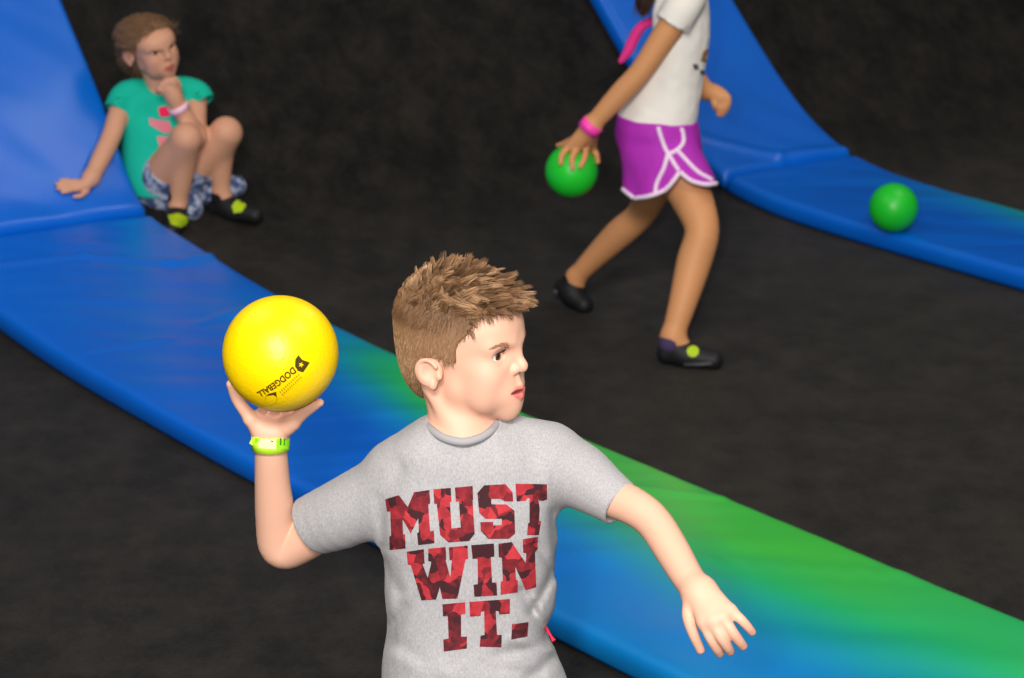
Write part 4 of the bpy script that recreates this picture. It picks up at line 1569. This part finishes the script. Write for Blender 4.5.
for (an_, h_, t_) in ((anR, hR_, tR_), (anL, hL_, tL_)):
    zz = min(h_[2], t_[2]) - .026
    me, V = sdf_mesh('sock', [Group([cone(an_[0] + V3(0, 0, .028), an_[0] - V3(0, 0, .02), an_[1] + .004, an_[1] + .006, .01)])], .004)
    link('sock', me, M['blackcloth'], girl)
    h2 = h_ - V3(0, 0, .028); t2 = t_ - V3(0, 0, .02)
    me, V = sdf_mesh('shoe', [Group(shoe_group(h2, t2 + (t2 - h2) * .12, an_[0] - V3(0, 0, .012), (0, 0, 1), .035, .032))], .004)
    so = link('shoe', me, M['black'], girl)
    shs = cam_shooter(bvh_of(me))
    poly = [(168, 215.5), (178, 213.5), (187, 217), (188, 224), (180, 227.5), (171, 224.5)] if an_ is anR else [(232, 206), (236, 200.5), (243, 201), (246, 206), (242, 212), (234, 213)]
    d_ = decal('shoe_patch', [poly], shs, M['limepatch'], so, 3, .002); d_['label'] = 'yellow-green patch'
wb = link('wristband', band_mesh('wristband', S(178.5, 107.5, -.085), nrm(S(174, 97, -.095) - eL[0]), .034, .022, .0015, 40), M['palepink'], girl)
wb['label'] = 'pale pink wristband'
# hair pulled back
GPOLY = [(.058, .100), (.044, .084), (.030, .054), (.018, .024), (.006, .008), (-.004, .018), (-.024, .022), (-.040, .006), (-.044, -.06), (-.052, -.095), (-.16, -.095), (-.16, .2), (.12, .2), (.10, .108)]
capG = cap_group(GB, .008, GPOLY, .002)
me, V = sdf_mesh('hair', [capG, Group([ell((0, -.085, -.03), (.058, .035, .065), .03)], GB, k=.03)], .005)
M['girlcap'] = simple('brown_hair_base', lin(138, 104, 76), .7, .2, (500, .6, .002, 3, (1, 1, .3)))
hg = link('hair', me, M['girlcap'], girl); hg['label'] = 'brown hair pulled back with loose wisps'
Nn = normals(me); Q = to_local(V, GB); QN = Nn @ GA.T
L, W = [], []
for i in rng.choice(len(V), 2600):
    q, nq = Q[i], QN[i]
    if np.linalg.norm(q - V3(0, -.012, .03)) < .05: continue
    d = V3(0, -1, .0 - .8 * ss(.02, -.09, q[1])) + V3(0, 0, .15) + rng.normal(0, .22, 3)
    d = nrm(d - nq * (d @ nq))
    L.append(grow(q, nrm(d + nq * .55), nrm(d + nq * .15 + V3(0, 0, -.3)), rng.uniform(.025, .055), 5)); W.append(.0014)
L = [to_world(l, GB) for l in L]
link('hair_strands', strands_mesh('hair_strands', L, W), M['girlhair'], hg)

# ----------------------------------------------------------------------------
# the girl in purple shorts walking with a green ball
# ----------------------------------------------------------------------------
G = Fig(8.45)
GR = lambda px, py, dy, rp: (G(px, py, dy), G.r(px, py, dy, rp))
fx = G(690, 362, -.25)
wgirl = empty('person', (G(640, 330, 0)[0], 8.45, ground(bvM, G(640, 330, 0)[0], 8.45)))
tag(wgirl, 'girl in purple shorts and white shirt striding right, green ball in hand', 'person')
fwd_w = nrm(V3(.88, -.48, 0)); lat_w = np.cross(fwd_w, V3(0, 0, 1))           # her right side faces the camera
w_rows = [(-14, 684, 15, .05, .0), (-4, 683, 24, .075, .0), (12, 682, 27, .095, .0), (35, 681, 28, .095, .0), (60, 676, 30, .09, .0), (85, 669, 33, .09, .0), (105, 662, 37, .098, .0), (122, 657, 40, .108, .0)]
def wsecs(rows, sh=0.):   # (front half-extent from px, lateral half-extent in m)
    return [(G(cx, py, dy), ry - sh, G.r(cx, py, dy, hw) - sh) for (py, cx, hw, ry, dy) in rows]
torsoW = loft(wsecs(w_rows, .012) + [(G(660, 150, 0), .10, .105)], lat_w, (.12, 0, 1), e=2.1)
HW = frame_axes(V3(.93, -.36, -.06), (0, 0, 1))
WO = G(700, -52, -.02) - 1.05 * (V3(0, .072, 0) @ HW)
WB = (WO, HW, 1.05)
neckW = [cone(L2W((0, -.03, -.045), WB), G(684, -12, 0), .042, .045, .02)]
# arm with the ball (her right)
W_s, W_e, W_w = GR(683, 8, -.09, 14), GR(641, 71, -.09, 11.3), GR(591, 126, -.06, 8.6)
armW = chain([W_s, (W_s[0] * .5 + W_e[0] * .5, G.r(660, 40, -.09, 13)), W_e, (W_e[0] * .6 + W_w[0] * .4, G.r(620, 93, -.08, 11.3)), W_w], .012, 5)
GC = G(571.5, 171, .0); GRd = G.r(571.5, 171, 0, 26.8)
def gshoot(x, y, lift):
    r = nrm(ray(x, y)); oc = CAM - GC
    b_ = oc @ r; h = b_ * b_ - (oc @ oc - GRd ** 2)
    if h < 0:
        p = CAM + r * (-b_); n_ = nrm(p - GC)
        return GC + n_ * (GRd + lift)
    p = CAM + r * (-b_ - math.sqrt(h))
    return p + (p - GC) / GRd * lift
kn = [gshoot(568, 151, .012), gshoot(576, 152, .014), gshoot(584, 151, .014), gshoot(590, 151, .012)]
handW = [Group(sum([chain([W_w, (W_w[0] * .5 + k_ * .5, .019), (k_, .0115)], .012) for k_ in kn], []), k=.015)]
for k_, (a, b_) in zip(kn, (((563, 157), (561.5, 164)), ((572, 160), (572.5, 168.5)), ((583, 160), (580, 167)), ((594, 156), (596, 162.5)))):
    handW.append(Group(chain([(k_, .0105), (gshoot(*a, .009), .0092), (gshoot(*b_, .006), .0072)], .004), k=.006))
handW.append(Group(chain([(W_w[0] * .6 + kn[0] * .4, .013), (gshoot(566, 146, .008), .0105), (gshoot(559, 147, .006), .008)], .004), k=.008))
# far arm
V_s, V_e, V_w = GR(690, 10, .14, 13), GR(688, 66, .18, 10.5), GR(706, 91, .11, 8.5)
armW2 = chain([V_s, V_e], .01) + chain([V_e, V_w], .01)
hand2 = [Group(chain([V_w, GR(714, 93, .09, 9), GR(720, 97, .08, 9)], .01), k=.012)]
for a, b_, c in (((721, 93), (727.5, 98), (727, 107)), ((722, 96), (727, 103), (725, 111)), ((720, 99), (724, 106), (722, 114)), ((718, 101), (720.5, 107), (719, 114)), ((714, 98), (715, 104), (716, 108))):
    hand2.append(Group(hand_chain(G, [(a[0], a[1], .075, 4.2), (b_[0], b_[1], .065, 3.8), (c[0], c[1], .07, 3)]), k=.005))
# legs
L1 = [GR(676, 168, -.05, 25), GR(692, 199, -.11, 21), GR(702, 230, -.17, 17.2), GR(694, 262, -.195, 17.6), GR(683, 302, -.245, 14.2), GR(672.5, 337, -.28, 11.3)]
L2 = [GR(655, 165, .04, 25), GR(651, 190, .12, 19), GR(641, 214, .19, 14.5), GR(619, 234, .235, 14.8), GR(594, 258, .275, 11.5), GR(576, 277, .305, 9.2)]
z1 = ground(bvM, G(690, 362, -.25)[0], 8.2)
h1 = np.array([G(667, 362, -.29)[0], 8.17, z1]); t1 = np.array([G(714, 362, -.30)[0], 8.13, z1])
p2 = G(577, 307, .28); z2 = ground(bvM, p2[0], p2[1])
t2 = np.array([p2[0] + .01, p2[1] - .02, z2]); h2 = G(558, 296, .335)
legW = [Group(chain(L1, .02), k=.02), Group(chain(L2, .02), k=.02),
        Group([cone(L1[-1][0], h1 * .55 + t1 * .45 + V3(0, 0, .035), L1[-1][1], .026, .02), cone(h1 + V3(0, 0, .03), t1 + V3(0, 0, .024), .026, .02, .02)], k=.02),
        Group([cone(L2[-1][0], h2 * .5 + t2 * .5 + V3(.02, 0, .03), L2[-1][1], .026, .02), cone(h2 + V3(.015, 0, .02), t2 + V3(0, 0, .022), .024, .02, .02)], k=.02)]
bodyW = [Group(head_prims(.0012), WB), Group([ell(L2W((0, -.050, -.018), WB), (.052, .052, .055), .02)], k=.03), Group(neckW, k=.02), Group([torsoW]), Group(armW, k=.025), Group(armW2, k=.025)] + legW + handW + hand2
me, V = sdf_mesh('body', bodyW, .0045)
set_col(me, skin_tint(V, lin(208, 146, 98), WB, lin(178, 96, 90), lin(208, 124, 100), .2))
link('body', me, M['skin'], wgirl)
eyes(wgirl, WB, (0, 1, 0), lin(52, 34, 26))
face_hair(wgirl, WB, me)
# shirt
slW = sleeve([GR(690, -4, -.06, 17), GR(683, 6, -.085, 18.5), GR(672.5, 24, -.09, 18)], G(684, 5, -.088), None)
slW2 = sleeve([GR(690, -4, .06, 15), GR(690, 8, .12, 15), GR(689, 26, .15, 15)], G(690, 10, .14), None)
cutW = cone(G(685, -50, .0), G(685, -17, -.0), .046, .044, .0)
me, V = sdf_mesh('t_shirt', [Group([loft(wsecs(w_rows), lat_w, (.12, 0, 1), e=2.1)], disp=lambda P: 2 * shirt2_disp(G, 21)(P)), Group(slW, k=.02), Group(slW2, k=.02)], .0045, lambda d, P: smax(d, -cutW.f(P), .004))
tw = link('t_shirt', me, M['white'], wgirl); tw['label'] = 'white short-sleeved t-shirt'
shw2 = cam_shooter(bvh_of(me))
for poly, mt_ in (([(703, 51), (707, 48), (709, 54), (706, 62), (700, 61)], 'olive'), ([(692, 64), (697, 64), (699, 69), (694, 70)], 'greyprint'), ([(699, 70), (704, 70), (704, 75), (700, 74)], 'greyprint')):
    decal('printed_shape', [poly], shw2, M[mt_], tw, 3, .002)
# shorts: hips and two flared legs, white piping
HEM = np.array([(600, 184), (621, 189), (634, 201), (650, 198.5), (664, 193), (673, 184), (680, 174), (687, 180), (694, 184), (706, 186.5), (716, 185.5), (740, 181)], float)
hipS = loft([(G(657, 117, 0), .112, G.r(657, 120, 0, 41)), (G(658, 135, 0), .120, G.r(658, 135, 0, 43)), (G(661, 157, .03), .115, G.r(662, 160, 0, 42)), (G(660, 172, .05), .10, G.r(664, 172, 0, 36))], lat_w, (.06, 0, 1))
nearT = loft([(G(657, 128, -.01), .085, G.r(657, 128, 0, 40)), (G(658, 142, -.03), .094, G.r(657, 128, 0, 43.5)), (G(664, 160, -.06), .094, G.r(660, 160, -.05, 47)), (G(669, 176, -.085), .090, G.r(660, 160, -.05, 50)), (G(672, 206, -.12), .088, G.r(660, 160, -.05, 52))], lat_w, (.06, 0, 1))
inner = loft([(G(668, 172, -.08), .07, G.r(660, 160, -.05, 40)), (G(672, 188, -.10), .078, G.r(660, 160, -.05, 46)), (G(674, 225, -.14), .08, G.r(660, 160, -.05, 48))], lat_w, (.06, 0, 1), k=.003, op='s')
a2, b2 = G(650, 150, .06), G(646, 190, .13)
n2 = nrm(b2 - a2)
def hem_cut(d, P):
    pj = P - CAM; z = pj @ FV
    x = 512 + FPX * (pj @ RV) / z; y = 339 - FPX * (pj @ UV_) / z
    return smax(d, (y - np.interp(x, HEM[:, 0], HEM[:, 1])) * z / FPX * .7, .003)
def short_disp(P):
    return shirt2_disp(G, 31)(P) + .003 * np.sin(P[:, 0] * 70 + P[:, 2] * 22) * np.clip((G(650, 150, 0)[2] - P[:, 2]) / .1, 0, 1)
me, V = sdf_mesh('shorts', [Group([hipS, nearT, inner], disp=short_disp), Group([cone(a2, b2, G.r(652, 150, 0, 26), G.r(645, 197, 0, 23), .02), half(n2, n2 @ b2, .004)], k=.02)], .0045, hem_cut)
so = link('shorts', me, M['purple'], wgirl); so['label'] = 'purple shorts with white piping'
bvP = bvh_of(me); shp = cam_shooter(bvP)
def piping(pts, wd=2.2):
    X, Y = catmull(np.arange(len(pts)), [p[0] for p in pts], 8)[1], catmull(np.arange(len(pts)), [p[1] for p in pts], 8)[1]
    w = []
    for x, y in zip(X, Y):
        h = shp(x, y)
        if h is not None: w.append(np.array(h[0]) + np.array(h[1]) * .001)
    if len(w) > 3:
        w = np.array(w)
        ok = [0]
        for i in range(1, len(w)):
            if np.linalg.norm(w[i] - w[ok[-1]]) < .08: ok.append(i)
        w = w[ok]
        p_ = link('piping', tube_mesh('piping', w, G.r(660, 160, 0, wd), 8), M['trim'], so)
        p_['label'] = 'white piping'
piping([(658, 127), (662, 140), (668, 153), (677, 150), (683, 143), (683, 134), (681, 128)])
piping([(668, 153), (664, 168), (657, 183), (655, 195)])
piping([(677, 150), (686, 160), (698, 172), (712, 180)])
piping([(668, 153), (673, 162), (679, 171)], 2.2)
piping([(680, 172), (687, 178), (694, 182), (706, 184.5), (716, 183.5), (720, 182.5)], 2.4)
piping([(679, 173), (673, 181.5), (664, 190.5), (650, 196), (635, 198.5)], 2.4)
piping([(623, 189), (628, 193.5), (634, 198)], 2.2)
# socks and shoes
for i, (an_, h_, t_, up) in enumerate(((L1[-1], h1, t1, V3(0, 0, 1)), (L2[-1], h2, t2, nrm(L2[-2][0] - L2[-1][0] + V3(0, 0, .05))))):
    ax = nrm(L1[-2][0] - L1[-1][0]) if i == 0 else nrm(L2[-2][0] - L2[-1][0])
    me, V = sdf_mesh('sock', [Group([cone(an_[0] + ax * .012, an_[0] - ax * .018, an_[1] + .003, an_[1] + .003, .01), half(ax, ax @ (an_[0] + ax * .016), .002)])], .004)
    link('sock', me, M['purplesock'] if i == 0 else M['blackcloth'], wgirl)
    me, V = sdf_mesh('shoe', [Group(shoe_group(h_, t_, an_[0] - ax * .012, up if i == 0 else nrm(up + V3(.3, 0, .2)), .036, .034))], .0042, (lambda d, P: np.maximum(d, z1 + .002 - P[:, 2])) if i == 0 else (lambda d, P: np.maximum(d, z2 + .002 - P[:, 2])))
    so_ = link('shoe', me, M['black'], wgirl); so_['label'] = 'black shoe'
    if i == 0:
        sh1 = cam_shooter(bvh_of(me))
        poly = [(692.8 + 6.0 * math.cos(q * math.pi / 7), 351.5 + 5.6 * math.sin(q * math.pi / 7)) for q in range(14)]
        d_ = decal('shoe_patch', [poly], sh1, M['limepatch'], so_, 3, .002); d_['label'] = 'yellow-green round patch'
        ln_ = [np.array(sh1(x, y)[0]) for x, y in ((658, 362), (664, 364.5), (672, 365), (684, 364.5), (700, 364.5), (712, 363.5)) if sh1(x, y) is not None]
        if len(ln_) > 2: link('sole_edge', tube_mesh('sole_edge', ln_, .006, 8), M['sole'], so_)
    else:
        sh1 = cam_shooter(bvh_of(me))
        hp = sh1(553, 292) or sh1(556, 292)
        if hp: link('heel_tab', sphere_mesh('heel_tab', np.array(hp[0]), .010, 16, 10), M['sole'], so_)
wb = link('wristband', band_mesh('wristband', G(590.5, 126.5, -.06), nrm(W_w[0] - W_e[0]), .0335, .032, .0015, 40), M['pinkband'], wgirl)
wb['label'] = 'hot pink wristband'
# hair with the tail hanging behind her shoulder
capW = cap_group(WB, .010, GPOLY, .004)
tail = chain([(L2W((0, -.10, .04), WB), .03), (L2W((0, -.15, .0), WB), .03), (G(652, -22, .0), .034), (G(645, -4, -.01), .030), (G(643, 11, -.01), .014)], .02)
me, V = sdf_mesh('hair', [capW, Group(tail, k=.03)], .005)
hw_ = link('hair', me, M['darkhair'], wgirl); hw_['label'] = 'dark brown hair tied back'
L, W = [], []
for i in range(220):
    o_ = rng.normal(0, .012, 3)
    L.append(np.array([G(655, -30, 0) + o_, G(648, -8, -.01) + o_, G(644, 4, -.01) + o_, G(643 + rng.normal(0, 3), 12 + rng.normal(0, 3), -.01) + o_ * .8])); W.append(.0016)
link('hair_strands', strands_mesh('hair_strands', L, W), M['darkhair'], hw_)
# pink cloth at her back
me, V = sdf_mesh('pink_cloth', [Group(chain([GR(654, 20, .03, 4), GR(641, 27, .02, 5), GR(633, 40, .02, 5.5), GR(628, 51, .01, 5), GR(621, 61, .0, 3)], .01))], .004)
pc = link('pink_cloth', me, M['hotpink'], wgirl); pc['label'] = 'bright pink cloth at the back'
gb = link('dodgeball', sphere_mesh('dodgeball', (0, 0, 0), GRd - .001), M['green'])
gb.location = GC
tag(gb, 'green dodgeball in the lowered hand of the girl in purple shorts', 'ball')
print(f'[{time.time()-T0:.1f}s] done')
